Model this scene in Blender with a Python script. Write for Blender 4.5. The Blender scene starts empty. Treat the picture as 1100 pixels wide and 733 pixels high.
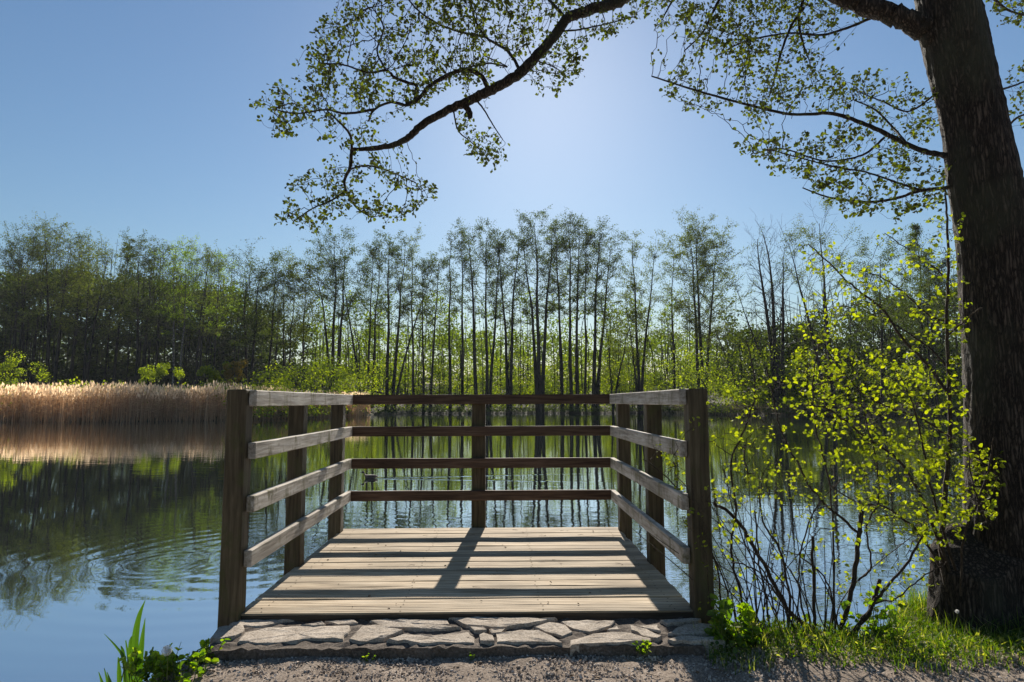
import bpy, math, random
import numpy as np
from mathutils import Vector, Matrix

R = math.radians
random.seed(7)
rng = np.random.default_rng(11)
S = bpy.context.scene
COL = S.collection

# ------------------------------------------------------------------ camera
CAM_Z = 1.80
PITCH, YAW, ROLL, FPX = 5.508, 0.992, -0.16, 680.0   # FPX: focal length in photo pixels (1100 wide)
cam_data = bpy.data.cameras.new('camera')
cam = bpy.data.objects.new('camera', cam_data)
COL.objects.link(cam)
cam.location = (0, 0, CAM_Z)
cam.rotation_euler = (Matrix.Rotation(R(-YAW), 3, 'Z') @ Matrix.Rotation(R(90 + PITCH), 3, 'X') @ Matrix.Rotation(R(ROLL), 3, 'Z')).to_euler()
cam_data.sensor_width = 36
cam_data.lens = FPX / 1100 * 36
cam_data.clip_start = 0.05
cam_data.clip_end = 3000
S.camera = cam

# ------------------------------------------------------------------ sky, sun, exposure
SUN_EL, SUN_AZ = 30.5, 4.07
world = bpy.data.worlds.new('World')
S.world = world
world.use_nodes = True
wn = world.node_tree
sky = wn.nodes.new('ShaderNodeTexSky')
sky.sky_type = 'NISHITA'
sky.sun_disc = False
sky.sun_elevation = R(SUN_EL - 1.0)
sky.sun_rotation = R(SUN_AZ)
sky.dust_density = 0.31
sky.air_density = 1.5
sky.ozone_density = 6.5
wn.nodes['Background'].inputs[1].default_value = 0.052
wn.links.new(sky.outputs[0], wn.nodes['Background'].inputs[0])
sun_data = bpy.data.lights.new('sun', 'SUN')
sun_data.energy = 5.0
sun_data.angle = R(0.53)
sun_data.color = (1.0, 0.93, 0.82)
sun = bpy.data.objects.new('sun', sun_data)
COL.objects.link(sun)
sd = Vector((math.sin(R(SUN_AZ)) * math.cos(R(SUN_EL)), math.cos(R(SUN_AZ)) * math.cos(R(SUN_EL)), math.sin(R(SUN_EL))))
sun.rotation_euler = sd.to_track_quat('Z', 'Y').to_euler()
sun.location = (3, 20, 30)
S.view_settings.view_transform = 'Standard'
S.view_settings.look = 'None'
S.view_settings.gamma = 1
S.view_settings.exposure = 0.80
S.cycles.max_bounces = 6
S.cycles.transparent_max_bounces = 8
S.cycles.sample_clamp_indirect = 6

# ------------------------------------------------------------------ helpers
CR = np.array(cam.rotation_euler.to_matrix())
def at(px, py, Y):
    """world point on the sight line of photo pixel (1100 wide) at depth Y"""
    d = CR @ np.array([(px - 550) / FPX, -(py - 366.5) / FPX, -1.0])
    p = d * (Y / d[1])
    return np.array([p[0], p[1], p[2] + CAM_Z])
def at_z(px, py, z):
    d = CR @ np.array([(px - 550) / FPX, -(py - 366.5) / FPX, -1.0])
    p = d * ((z - CAM_Z) / d[2])
    return np.array([p[0], p[1], z])

def wx(px, D):
    return at(px, 432, D)[0]

class MB:
    def __init__(self):
        self.v = []; self.f = []; self.n = 0; self.mi = []
    def add(self, v, f, mi=0):
        v = np.asarray(v, float).reshape(-1, 3)
        self.v.append(v)
        o = self.n
        if isinstance(f, np.ndarray):
            self.f.extend((f + o).tolist())
        else:
            self.f.extend([[i + o for i in q] for q in f])
        self.mi.extend([mi] * len(f))
        self.n += len(v)
    def build(self, name, mats, parent=None, smooth=False):
        me = bpy.data.meshes.new(name)
        v = np.concatenate(self.v) if self.v else np.zeros((0, 3))
        if parent is not None:
            off = np.zeros(3); p = parent
            while p is not None:
                off += np.array(p.location); p = p.parent
            v = v - off
        me.from_pydata(v.tolist(), [], self.f)
        if not isinstance(mats, (list, tuple)): mats = [mats]
        for m in mats: me.materials.append(m)
        if len(mats) > 1:
            me.polygons.foreach_set('material_index', self.mi)
        if smooth:
            me.polygons.foreach_set('use_smooth', [True] * len(me.polygons))
        me.update()
        o = bpy.data.objects.new(name, me)
        COL.objects.link(o)
        if parent is not None: o.parent = parent
        return o

def tag(o, label=None, cat=None, group=None, kind=None):
    if label: o['label'] = label
    if cat: o['category'] = cat
    if group: o['group'] = group
    if kind: o['kind'] = kind
    return o
def thing(name, loc, label, cat, group=None):
    o = bpy.data.objects.new(name, None)
    o.empty_display_size = .2
    COL.objects.link(o)
    o.location = [float(c) for c in loc]
    return tag(o, label, cat, group)

def tube(mb, pts, rad, sides=6, cap=True, mi=0, rough=None):
    pts = np.asarray(pts, float); n = len(pts)
    rad = np.broadcast_to(np.asarray(rad, float), (n,))
    t = np.gradient(pts, axis=0) if n > 2 else np.repeat((pts[-1] - pts[0])[None], n, 0)
    t /= np.linalg.norm(t, axis=1)[:, None] + 1e-9
    ref = np.array([1., 0, 0]) if abs(t[0][0]) < .8 else np.array([0, 1., 0])
    a = np.linspace(0, 2 * np.pi, sides, endpoint=False)
    u = np.cross(t, ref); u /= np.linalg.norm(u, axis=1)[:, None] + 1e-9
    w = np.cross(t, u)
    rr = np.repeat(rad[:, None], sides, 1)
    if rough is not None: rr = rr * rough
    V = pts[:, None] + rr[..., None] * (np.cos(a)[None, :, None] * u[:, None] + np.sin(a)[None, :, None] * w[:, None])
    i = np.arange(n - 1)[:, None] * sides; j = np.arange(sides)[None]; j2 = (j + 1) % sides
    F = np.stack([i + j, i + j2, i + sides + j2, i + sides + j], -1).reshape(-1, 4)
    mb.add(V.reshape(-1, 3), F, mi)
    if cap and sides >= 3:
        mb.add(V[-1], [list(range(sides))], mi)
        mb.add(V[0], [list(range(sides))[::-1]], mi)

def smooth_path(P, per=4):
    P = np.asarray(P, float)
    if len(P) < 3: 
        t = np.linspace(0, 1, per + 1)[:, None]
        return P[0] + (P[-1] - P[0]) * t
    E = np.vstack([2 * P[0] - P[1], P, 2 * P[-1] - P[-2]])
    out = []
    for k in range(1, len(E) - 2):
        p0, p1, p2, p3 = E[k - 1], E[k], E[k + 1], E[k + 2]
        for s in np.linspace(0, 1, per, endpoint=False):
            out.append(.5 * (2 * p1 + (p2 - p0) * s + (2 * p0 - 5 * p1 + 4 * p2 - p3) * s * s + (3 * p1 - p0 - 3 * p2 + p3) * s ** 3))
    out.append(P[-1])
    return np.array(out)

def rot_basis(n, r, flat=0.0):
    """n random orthonormal frames; flat>0 pulls the normals upward"""
    nv = r.normal(size=(n, 3)); nv[:, 2] = np.abs(nv[:, 2]) + flat
    nv /= np.linalg.norm(nv, axis=1)[:, None]
    a = r.normal(size=(n, 3))
    a -= nv * (a * nv).sum(1)[:, None]
    a /= np.linalg.norm(a, axis=1)[:, None]
    b = np.cross(nv, a)
    return a, b, nv

def leaves(mb, pos, size, r, flat=.3, width=.42, fold=.18, mi=0, axis=None):
    """hexagonal leaves, two quads folded along the midrib, stalk end at pos"""
    n = len(pos)
    if n == 0: return
    a, b, nv = rot_basis(n, r, flat)
    if axis is not None:
        a = a * .6 + axis; a /= np.linalg.norm(a, axis=1)[:, None] + 1e-9
        nv -= a * (nv * a).sum(1)[:, None]; nv /= np.linalg.norm(nv, axis=1)[:, None] + 1e-9
        b = np.cross(nv, a)
    s = np.broadcast_to(np.asarray(size, float), (n,))[:, None]
    f = fold * r.uniform(.3, 1.6, (n, 1))
    V = np.stack([pos,
                  pos + s * (.30 * a + width * b + f * nv * .8), pos + s * (.78 * a + width * .8 * b + f * nv * .8),
                  pos + s * (1.0 * a - .1 * nv),
                  pos + s * (.78 * a - width * .8 * b + f * nv * .8), pos + s * (.30 * a - width * b + f * nv * .8)], 1)
    k = np.arange(n)[:, None] * 6
    F = np.concatenate([k + np.array([[0, 3, 2, 1]]), k + np.array([[0, 5, 4, 3]])], 0)
    mb.add(V.reshape(-1, 3), F, mi)

def quads(mb, pos, size, r, flat=.0, mi=0, asp=.7):
    n = len(pos)
    if n == 0: return
    a, b, nv = rot_basis(n, r, flat)
    s = np.broadcast_to(np.asarray(size, float), (n,))[:, None] * .5
    V = np.stack([pos - s * a, pos + s * asp * b, pos + s * a, pos - s * asp * b], 1)
    F = np.arange(n)[:, None] * 4 + np.array([[0, 1, 2, 3]])
    mb.add(V.reshape(-1, 3), F, mi)

def box(mb, lo, hi, bevel=.006, jit=0, mi=0, r=None, segs=None):
    """chamfered box; segs=(axis,n) subdivides along one axis with a little unevenness"""
    lo = np.array(lo, float); hi = np.array(hi, float)
    ax, n = segs if segs else (0, 1)
    o = [i for i in range(3) if i != ax]
    c0, c1 = (lo[o] + hi[o]) / 2, (hi[o] - lo[o]) / 2
    b = bevel
    prof = [(-c1[0] + b, -c1[1]), (c1[0] - b, -c1[1]), (c1[0], -c1[1] + b), (c1[0], c1[1] - b), (c1[0] - b, c1[1]), (-c1[0] + b, c1[1]), (-c1[0], c1[1] - b), (-c1[0], -c1[1] + b)]
    prof = np.array(prof)
    st = [lo[ax], lo[ax] + b] + list(np.linspace(lo[ax], hi[ax], n + 1)[1:-1]) + [hi[ax] - b, hi[ax]]
    V = []
    for k, s in enumerate(st):
        q = prof.copy()
        if k in (0, len(st) - 1):
            q = q * (1 - b / c1)[None]
        if jit and r is not None:
            q = q + r.normal(0, jit, q.shape) * .6 + r.normal(0, jit, (1, 2)) * .6
        for p in q:
            w = np.zeros(3); w[ax] = s; w[o[0]] = c0[0] + p[0]; w[o[1]] = c0[1] + p[1]
            V.append(w)
    F = []
    for k in range(len(st) - 1):
        for j in range(8):
            F.append([k * 8 + j, k * 8 + (j + 1) % 8, k * 8 + 8 + (j + 1) % 8, k * 8 + 8 + j])
    F.append(list(range(8))[::-1]); m = (len(st) - 1) * 8; F.append([m + j for j in range(8)])
    if ax == 1: F = [q[::-1] for q in F]
    mb.add(V, F, mi)

# ------------------------------------------------------------------ materials
def new_mat(name):
    m = bpy.data.materials.new(name); m.use_nodes = True
    nt = m.node_tree
    for n in list(nt.nodes):
        if n.type != 'OUTPUT_MATERIAL': nt.nodes.remove(n)
    return m, nt, nt.nodes['Material Output']
def N(nt, t, **kw):
    n = nt.nodes.new(t)
    for k, v in kw.items():
        if k.startswith('_'): setattr(n, k[1:], v)
        else:
            key = int(k[1:]) if k[0] == 'i' and k[1:].isdigit() else k.replace('__', ' ')
            n.inputs[key].default_value = v
    return n
def ramp(nt, stops):
    n = nt.nodes.new('ShaderNodeValToRGB'); e = n.color_ramp.elements
    while len(e) < len(stops): e.new(.5)
    for k, (p, c) in enumerate(stops):
        e[k].position = p; e[k].color = (*c, 1) if len(c) == 3 else c
    return n
def mapping(nt, scale, coord='Object', loc=(0, 0, 0)):
    tc = N(nt, 'ShaderNodeTexCoord'); mp = N(nt, 'ShaderNodeMapping')
    mp.inputs['Scale'].default_value = scale; mp.inputs['Location'].default_value = loc
    nt.links.new(tc.outputs[coord], mp.inputs['Vector'])
    return mp.outputs[0]
def L(nt, a, b): nt.links.new(a, b)

def leaf_mat(name, stops, trans=.55, tcol=(.52, .62, .05), gloss=.03, boost=3.2):
    m, nt, out = new_mat(name)
    g = N(nt, 'ShaderNodeNewGeometry')
    r = ramp(nt, stops); L(nt, g.outputs['Random Per Island'], r.inputs[0])
    d = N(nt, 'ShaderNodeBsdfDiffuse'); L(nt, r.outputs[0], d.inputs[0])
    tm = N(nt, 'ShaderNodeMix', _data_type='RGBA', _blend_type='MULTIPLY'); tm.inputs[0].default_value = 1
    br = N(nt, 'ShaderNodeHueSaturation', Value=boost, Saturation=1.0); L(nt, r.outputs[0], br.inputs['Color'])
    L(nt, br.outputs[0], tm.inputs[6]); tm.inputs[7].default_value = (*[min(1, c * 1.6) for c in tcol], 1)
    t = N(nt, 'ShaderNodeBsdfTranslucent'); L(nt, tm.outputs[2], t.inputs[0])
    mx = N(nt, 'ShaderNodeMixShader'); mx.inputs[0].default_value = trans
    L(nt, d.outputs[0], mx.inputs[1]); L(nt, t.outputs[0], mx.inputs[2])
    gl = N(nt, 'ShaderNodeBsdfGlossy', Roughness=.55)
    m2 = N(nt, 'ShaderNodeMixShader'); m2.inputs[0].default_value = gloss
    L(nt, mx.outputs[0], m2.inputs[1]); L(nt, gl.outputs[0], m2.inputs[2]); L(nt, m2.outputs[0], out.inputs[0])
    return m

def bark_mat(name, c1, c2, scale=(1, 1, .25), k=30, bump=.6, dist=.02, moss=None):
    m, nt, out = new_mat(name)
    v = mapping(nt, scale)
    n1 = N(nt, 'ShaderNodeTexNoise', Scale=k, Detail=6., Roughness=.65); L(nt, v, n1.inputs['Vector'])
    vo = N(nt, 'ShaderNodeTexVoronoi', Scale=k * 1.3, _feature='DISTANCE_TO_EDGE'); 
    wm = N(nt, 'ShaderNodeVectorMath', _operation='MULTIPLY_ADD'); L(nt, n1.outputs['Color'], wm.inputs[0]); wm.inputs[1].default_value = (.02, .02, .10); L(nt, v, wm.inputs[2])
    L(nt, wm.outputs[0], vo.inputs['Vector'])
    cr = ramp(nt, [(.0, [c * .35 for c in c1]), (.12, c1), (.6, c2)]); L(nt, vo.outputs['Distance'], cr.inputs[0])
    mixn = N(nt, 'ShaderNodeMix', _data_type='RGBA', _blend_type='MULTIPLY'); mixn.inputs[0].default_value = .8
    r2 = ramp(nt, [(.3, (.5, .5, .5)), (.7, (1.2, 1.15, 1.1))]); L(nt, n1.outputs[0], r2.inputs[0])
    L(nt, cr.outputs[0], mixn.inputs[6]); L(nt, r2.outputs[0], mixn.inputs[7])
    col = mixn.outputs[2]
    if moss:
        n3 = N(nt, 'ShaderNodeTexNoise', Scale=3., Detail=5.); L(nt, mapping(nt, (1, 1, .5)), n3.inputs['Vector'])
        r3 = ramp(nt, [(.48, (0, 0, 0)), (.68, (1, 1, 1))]); L(nt, n3.outputs[0], r3.inputs[0])
        mm = N(nt, 'ShaderNodeMix', _data_type='RGBA'); L(nt, r3.outputs[0], mm.inputs[0]); L(nt, col, mm.inputs[6]); mm.inputs[7].default_value = (*moss, 1)
        col = mm.outputs[2]
    p = N(nt, 'ShaderNodeBsdfPrincipled', Roughness=.9); p.inputs['Specular IOR Level'].default_value = .25
    L(nt, col, p.inputs['Base Color'])
    ad = N(nt, 'ShaderNodeMath', _operation='MULTIPLY_ADD'); L(nt, n1.outputs[0], ad.inputs[0]); ad.inputs[1].default_value = .35
    mn = N(nt, 'ShaderNodeMath', _operation='MINIMUM'); L(nt, vo.outputs['Distance'], mn.inputs[0]); mn.inputs[1].default_value = .3
    L(nt, mn.outputs[0], ad.inputs[2])
    b = N(nt, 'ShaderNodeBump', Strength=bump, Distance=dist); L(nt, ad.outputs[0], b.inputs['Height']); L(nt, b.outputs[0], p.inputs['Normal'])
    L(nt, p.outputs[0], out.inputs[0])
    return m

def wood_mat(name, axis, c1, c2, c3, stain=None, groove=None, bump=.35, tint=.25):
    """weathered timber, grain along axis"""
    m, nt, out = new_mat(name)
    sc = [1, 1, 1]; sc[axis] = .06
    v = mapping(nt, sc)
    g = N(nt, 'ShaderNodeNewGeometry')
    off = N(nt, 'ShaderNodeVectorMath', _operation='MULTIPLY_ADD'); 
    cb = N(nt, 'ShaderNodeCombineXYZ'); 
    for k in range(3): L(nt, g.outputs['Random Per Island'], cb.inputs[k])
    L(nt, cb.outputs[0], off.inputs[0]); off.inputs[1].default_value = (7, 5, 9); L(nt, v, off.inputs[2])
    n1 = N(nt, 'ShaderNodeTexNoise', Scale=55., Detail=7., Roughness=.6, Distortion=.4); L(nt, off.outputs[0], n1.inputs['Vector'])
    n2 = N(nt, 'ShaderNodeTexNoise', Scale=5., Detail=5., Roughness=.6); 
    L(nt, mapping(nt, [1 if s == 1 else .35 for s in sc]), n2.inputs['Vector'])
    r1 = ramp(nt, [(.30, c1), (.48, c2), (.68, c3)]); L(nt, n1.outputs[0], r1.inputs[0])
    r2 = ramp(nt, [(.3, (.55, .53, .5)), (.65, (1.08, 1.06, 1.05))]); L(nt, n2.outputs[0], r2.inputs[0])
    mx = N(nt, 'ShaderNodeMix', _data_type='RGBA', _blend_type='MULTIPLY'); mx.inputs[0].default_value = 1; L(nt, r1.outputs[0], mx.inputs[6]); L(nt, r2.outputs[0], mx.inputs[7])
    hv = N(nt, 'ShaderNodeHueSaturation'); 
    mr = N(nt, 'ShaderNodeMapRange'); L(nt, g.outputs['Random Per Island'], mr.inputs[0]); mr.inputs[3].default_value = 1 - tint; mr.inputs[4].default_value = 1 + tint
    L(nt, mr.outputs[0], hv.inputs['Value']); L(nt, mx.outputs[2], hv.inputs['Color'])
    col = hv.outputs[0]
    if stain:
        n4 = N(nt, 'ShaderNodeTexNoise', Scale=9., Detail=6., Roughness=.7); L(nt, mapping(nt, [1, 1, .6], loc=(3, 1, 2)), n4.inputs['Vector'])
        r4 = ramp(nt, [(.52, (0, 0, 0)), (.66, (1, 1, 1))]); L(nt, n4.outputs[0], r4.inputs[0])
        ms = N(nt, 'ShaderNodeMix', _data_type='RGBA'); L(nt, r4.outputs[0], ms.inputs[0]); L(nt, col, ms.inputs[6]); ms.inputs[7].default_value = (*stain, 1)
        col = ms.outputs[2]
    # knots and nail spots
    vk = N(nt, 'ShaderNodeTexVoronoi', Scale=4.2, Randomness=1.); 
    sk = [1.0, 1.0, 1.0]; sk[axis] = .5
    L(nt, mapping(nt, sk), vk.inputs['Vector'])
    rk = ramp(nt, [(.04, (.25, .2, .16)), (.075, (1, 1, 1))]); L(nt, vk.outputs['Distance'], rk.inputs[0])
    mk = N(nt, 'ShaderNodeMix', _data_type='RGBA', _blend_type='MULTIPLY'); mk.inputs[0].default_value = .8; L(nt, col, mk.inputs[6]); L(nt, rk.outputs[0], mk.inputs[7])
    p = N(nt, 'ShaderNodeBsdfPrincipled', Roughness=.82); p.inputs['Specular IOR Level'].default_value = .3
    L(nt, mk.outputs[2], p.inputs['Base Color'])
    b = N(nt, 'ShaderNodeBump', Strength=bump, Distance=.006); L(nt, n1.outputs[0], b.inputs['Height'])
    L(nt, b.outputs[0], p.inputs['Normal']); L(nt, p.outputs[0], out.inputs[0])
    return m

def rough_mat(name, c1, c2, c3, k=40, bump=.8, dist=.01, k2=4, rough=.95):
    m, nt, out = new_mat(name)
    v = mapping(nt, (1, 1, 1))
    n1 = N(nt, 'ShaderNodeTexNoise', Scale=k, Detail=8., Roughness=.7); L(nt, v, n1.inputs['Vector'])
    n2 = N(nt, 'ShaderNodeTexNoise', Scale=k2, Detail=4.); L(nt, v, n2.inputs['Vector'])
    g = N(nt, 'ShaderNodeNewGeometry')
    r1 = ramp(nt, [(.3, c1), (.5, c2), (.7, c3)]); L(nt, n1.outputs[0], r1.inputs[0])
    r2 = ramp(nt, [(.3, (.7, .68, .66)), (.7, (1.1, 1.1, 1.1))]); L(nt, n2.outputs[0], r2.inputs[0])
    mx = N(nt, 'ShaderNodeMix', _data_type='RGBA', _blend_type='MULTIPLY'); mx.inputs[0].default_value = 1; L(nt, r1.outputs[0], mx.inputs[6]); L(nt, r2.outputs[0], mx.inputs[7])
    hv = N(nt, 'ShaderNodeHueSaturation'); mr = N(nt, 'ShaderNodeMapRange'); L(nt, g.outputs['Random Per Island'], mr.inputs[0]); mr.inputs[3].default_value = .75; mr.inputs[4].default_value = 1.25
    L(nt, mr.outputs[0], hv.inputs['Value']); L(nt, mx.outputs[2], hv.inputs['Color'])
    p = N(nt, 'ShaderNodeBsdfPrincipled', Roughness=rough); p.inputs['Specular IOR Level'].default_value = .2
    L(nt, hv.outputs[0], p.inputs['Base Color'])
    b = N(nt, 'ShaderNodeBump', Strength=bump, Distance=dist); L(nt, n1.outputs[0], b.inputs['Height']); L(nt, b.outputs[0], p.inputs['Normal'])
    L(nt, p.outputs[0], out.inputs[0])
    return m

def plain_mat(name, c, rough=.7, spec=.3):
    m, nt, out = new_mat(name)
    n1 = N(nt, 'ShaderNodeTexNoise', Scale=60., Detail=4.); L(nt, mapping(nt, (1, 1, 1)), n1.inputs['Vector'])
    r1 = ramp(nt, [(.3, [x * .7 for x in c]), (.7, [min(1, x * 1.25) for x in c])]); L(nt, n1.outputs[0], r1.inputs[0])
    p = N(nt, 'ShaderNodeBsdfPrincipled', Roughness=rough); p.inputs['Specular IOR Level'].default_value = spec
    L(nt, r1.outputs[0], p.inputs['Base Color']); L(nt, p.outputs[0], out.inputs[0])
    return m

# water: ring centres, duck wake
DUCK = at_z(398, 514, 0)
RINGS = [(at_z(185, 604, 0), 1.35, .17, 1.0), (at_z(275, 597, 0), 3.6, .30, 1.0), (at_z(940, 560, 0), 1.2, .16, .8)]
def water_mat():
    m, nt, out = new_mat('pond_water')
    tc = N(nt, 'ShaderNodeTexCoord'); P = tc.outputs['Object']
    sx = N(nt, 'ShaderNodeSeparateXYZ'); L(nt, P, sx.inputs[0])
    def M(op, a, b=None, c=None):
        n = N(nt, 'ShaderNodeMath', _operation=op)
        for k, x in enumerate((a, b, c)):
            if x is None: continue
            if isinstance(x, (int, float)): n.inputs[k].default_value = x
            else: L(nt, x, n.inputs[k])
        return n.outputs[0]
    def noise(scale, mp, det=3.):
        n = N(nt, 'ShaderNodeTexNoise', Scale=scale, Detail=det, Roughness=.55); L(nt, mapping(nt, mp), n.inputs['Vector']); return n.outputs[0]
    # calm/ruffled patches
    patch = noise(.16, (.6, 1, 1), 2.)
    pr = N(nt, 'ShaderNodeMapRange'); L(nt, patch, pr.inputs[0]); pr.inputs[1].default_value = .35; pr.inputs[2].default_value = .65; pr.inputs[3].default_value = .35; pr.inputs[4].default_value = 1.0
    # nearer than about seven metres and left of the deck the pond is glassy
    lee = N(nt, 'ShaderNodeMapRange'); L(nt, M('SUBTRACT', sx.outputs[1], M('MULTIPLY', sx.outputs[0], -1.2)), lee.inputs[0])
    lee.inputs[1].default_value = -.5; lee.inputs[2].default_value = 6.; lee.inputs[3].default_value = .10; lee.inputs[4].default_value = 1.
    amp = M('MULTIPLY', pr.outputs[0], lee.outputs[0])
    h = M('MULTIPLY', noise(3.2, (.55, 1, 1), 3.), .0036)
    h = M('ADD', h, M('MULTIPLY', noise(.9, (.5, 1, 1), 2.), .0030))
    h = M('MULTIPLY', h, amp)
    for c, rad, lam, s in RINGS:
        dv = N(nt, 'ShaderNodeVectorMath', _operation='DISTANCE'); L(nt, P, dv.inputs[0]); dv.inputs[1].default_value = c
        d = M('ADD', dv.outputs['Value'], M('MULTIPLY', noise(.8, (1, 1, 1), 1.), .25))
        env = M('MAXIMUM', M('SUBTRACT', 1.0, M('DIVIDE', d, rad)), 0.)
        env = M('MULTIPLY', M('POWER', env, .6), M('MINIMUM', M('MULTIPLY', d, 2.), 1.))
        h = M('ADD', h, M('MULTIPLY', M('MULTIPLY', M('SINE', M('MULTIPLY', d, 2 * math.pi / lam)), env), .00034 * s * lam / .17))
    # wake behind the duck
    dx = M('SUBTRACT', sx.outputs[0], float(DUCK[0]) - .1); dy = M('ABSOLUTE', M('SUBTRACT', sx.outputs[1], float(DUCK[1])))
    on = M('MULTIPLY', M('GREATER_THAN', dx, 0.), M('MAXIMUM', M('SUBTRACT', 1.0, M('DIVIDE', dx, 6.)), 0.))
    q = M('DIVIDE', M('SUBTRACT', dy, M('MULTIPLY', dx, .16)), .10)
    ridge = M('EXPONENT', M('MULTIPLY', M('MULTIPLY', q, q), -1.))
    h = M('ADD', h, M('MULTIPLY', M('MULTIPLY', ridge, on), .010))
    b = N(nt, 'ShaderNodeBump', Strength=1.0, Distance=1.0); L(nt, h, b.inputs['Height'])
    fr = N(nt, 'ShaderNodeFresnel', IOR=1.6); L(nt, b.outputs[0], fr.inputs['Normal'])
    d = N(nt, 'ShaderNodeBsdfDiffuse'); d.inputs[0].default_value = (.018, .024, .018, 1)
    g = N(nt, 'ShaderNodeBsdfGlossy', Roughness=.02); g.inputs[0].default_value = (.93, .96, 1, 1); L(nt, b.outputs[0], g.inputs['Normal'])
    fm = N(nt, 'ShaderNodeMapRange'); L(nt, fr.outputs[0], fm.inputs[0]); fm.inputs[1].default_value = .05; fm.inputs[2].default_value = .5; fm.inputs[3].default_value = .58; fm.inputs[4].default_value = .90
    mx = N(nt, 'ShaderNodeMixShader'); L(nt, fm.outputs[0], mx.inputs[0]); L(nt, d.outputs[0], mx.inputs[1]); L(nt, g.outputs[0], mx.inputs[2])
    L(nt, mx.outputs[0], out.inputs[0])
    return m

M_WATER = water_mat()
M_GROUND = rough_mat('earth_path', (.05, .036, .027), (.23, .18, .14), (.44, .37, .305), k=110, bump=.8, dist=.006, k2=6)
M_FARGROUND = rough_mat('shore_earth', (.03, .028, .016), (.06, .055, .03), (.09, .085, .04), k=3, bump=.5, dist=.1, k2=.2)
M_PEBBLE = rough_mat('pebble', (.15, .115, .09), (.42, .35, .29), (.66, .60, .53), k=60, bump=.4, dist=.004, k2=9)
M_STONE = rough_mat('flagstone_rock', (.15, .115, .085), (.39, .33, .265), (.57, .505, .43), k=120, bump=.8, dist=.004, k2=9)
M_MORTAR = rough_mat('mortar', (.05, .038, .03), (.11, .088, .07), (.22, .185, .155), k=90, bump=.7, dist=.008, k2=8)
M_DECK = wood_mat('deck_timber', 0, (.18, .13, .078), (.40, .31, .20), (.53, .44, .315), bump=.5, tint=.2)
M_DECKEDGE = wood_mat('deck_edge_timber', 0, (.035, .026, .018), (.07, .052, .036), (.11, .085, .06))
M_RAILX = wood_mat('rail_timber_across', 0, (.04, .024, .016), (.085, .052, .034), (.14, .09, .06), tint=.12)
M_RAILY = wood_mat('rail_timber_along', 1, (.19, .16, .12), (.38, .335, .275), (.54, .50, .44), stain=(.13, .11, .05), bump=.6, tint=.1)  # albedo raised above the back rails to stand in for grazing sun
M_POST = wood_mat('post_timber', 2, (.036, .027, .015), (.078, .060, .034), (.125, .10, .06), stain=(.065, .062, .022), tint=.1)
M_BARK = bark_mat('alder_bark', (.045, .034, .026), (.18, .135, .104), (1, 1, .16), 40, 1.0, .018, moss=(.055, .055, .035))
M_TWIG = bark_mat('twig_bark', (.04, .03, .022), (.08, .06, .045), (1, 1, .4), 60, .3, .004)
M_SHRUBBARK = bark_mat('shrub_bark', (.06, .043, .03), (.13, .095, .065), (1, 1, .4), 70, .3, .004)
M_FARBARK = bark_mat('far_bark', (.028, .024, .02), (.06, .05, .042), (1, 1, .2), 3, .4, .05)
M_PALEBARK = bark_mat('pale_bark', (.16, .15, .13), (.38, .36, .33), (1, 1, .6), 2.5, .3, .03)
M_LEAF = leaf_mat('alder_leaf', [(0, (.020, .022, .007)), (.55, (.042, .048, .010)), (.85, (.080, .088, .014)), (1, (.15, .155, .02))], .36, boost=2.1)
M_LEAFS = leaf_mat('sapling_leaf', [(0, (.05, .065, .008)), (.35, (.10, .125, .012)), (1, (.19, .205, .02))], .58, tcol=(.60, .62, .05), boost=2.5)
M_FARLEAF = [leaf_mat('far_leaf_dark', [(0, (.022, .030, .011)), (.6, (.042, .053, .015)), (1, (.07, .082, .02))], .38),
             leaf_mat('far_leaf_olive', [(0, (.035, .041, .012)), (.6, (.062, .070, .016)), (1, (.10, .10, .022))], .45),
             leaf_mat('far_leaf_fresh', [(0, (.06, .085, .012)), (.6, (.10, .135, .018)), (1, (.15, .18, .025))], .6)]
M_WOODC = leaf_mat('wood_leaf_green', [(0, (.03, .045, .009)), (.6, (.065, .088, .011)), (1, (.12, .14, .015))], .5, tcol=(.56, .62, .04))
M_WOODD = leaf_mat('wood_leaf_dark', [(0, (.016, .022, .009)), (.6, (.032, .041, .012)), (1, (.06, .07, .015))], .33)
M_UNDER = leaf_mat('understorey_leaf', [(0, (.04, .06, .008)), (.5, (.095, .125, .010)), (1, (.17, .19, .014))], .6, tcol=(.60, .62, .03))
M_GRASS = leaf_mat('grass_blade', [(0, (.035, .065, .010)), (.55, (.075, .115, .015)), (.82, (.13, .145, .035)), (.9, (.30, .26, .15)), (1, (.42, .38, .28))], .42, boost=2.4)
M_WEED = leaf_mat('weed_leaf', [(0, (.04, .07, .010)), (.6, (.095, .14, .014)), (1, (.18, .20, .025))], .58, boost=3.0)
M_REED = leaf_mat('dry_reed', [(0, (.19, .12, .07)), (.6, (.36, .245, .15)), (1, (.50, .38, .26))], .45, tcol=(.62, .55, .45), gloss=.02, boost=2.2)
M_PLUME = leaf_mat('reed_plume', [(0, (.46, .35, .24)), (1, (.76, .62, .46))], .5, tcol=(.62, .58, .50), gloss=.02, boost=2.0)
M_SEDGE = leaf_mat('dark_sedge', [(0, (.045, .038, .025)), (.6, (.09, .075, .05)), (1, (.14, .12, .08))], .3, tcol=(.5, .5, .38), gloss=.02)
M_ORANGE = leaf_mat('rusty_leaf', [(0, (.07, .07, .014)), (1, (.17, .12, .02))], .45, tcol=(.6, .5, .06))
M_YELLOW = plain_mat('dandelion_petal', (.75, .52, .02))
M_WHITE = leaf_mat('seed_fluff', [(0, (.7, .69, .67)), (1, (.85, .84, .82))], .5, tcol=(.62, .62, .62), boost=1.0)
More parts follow.
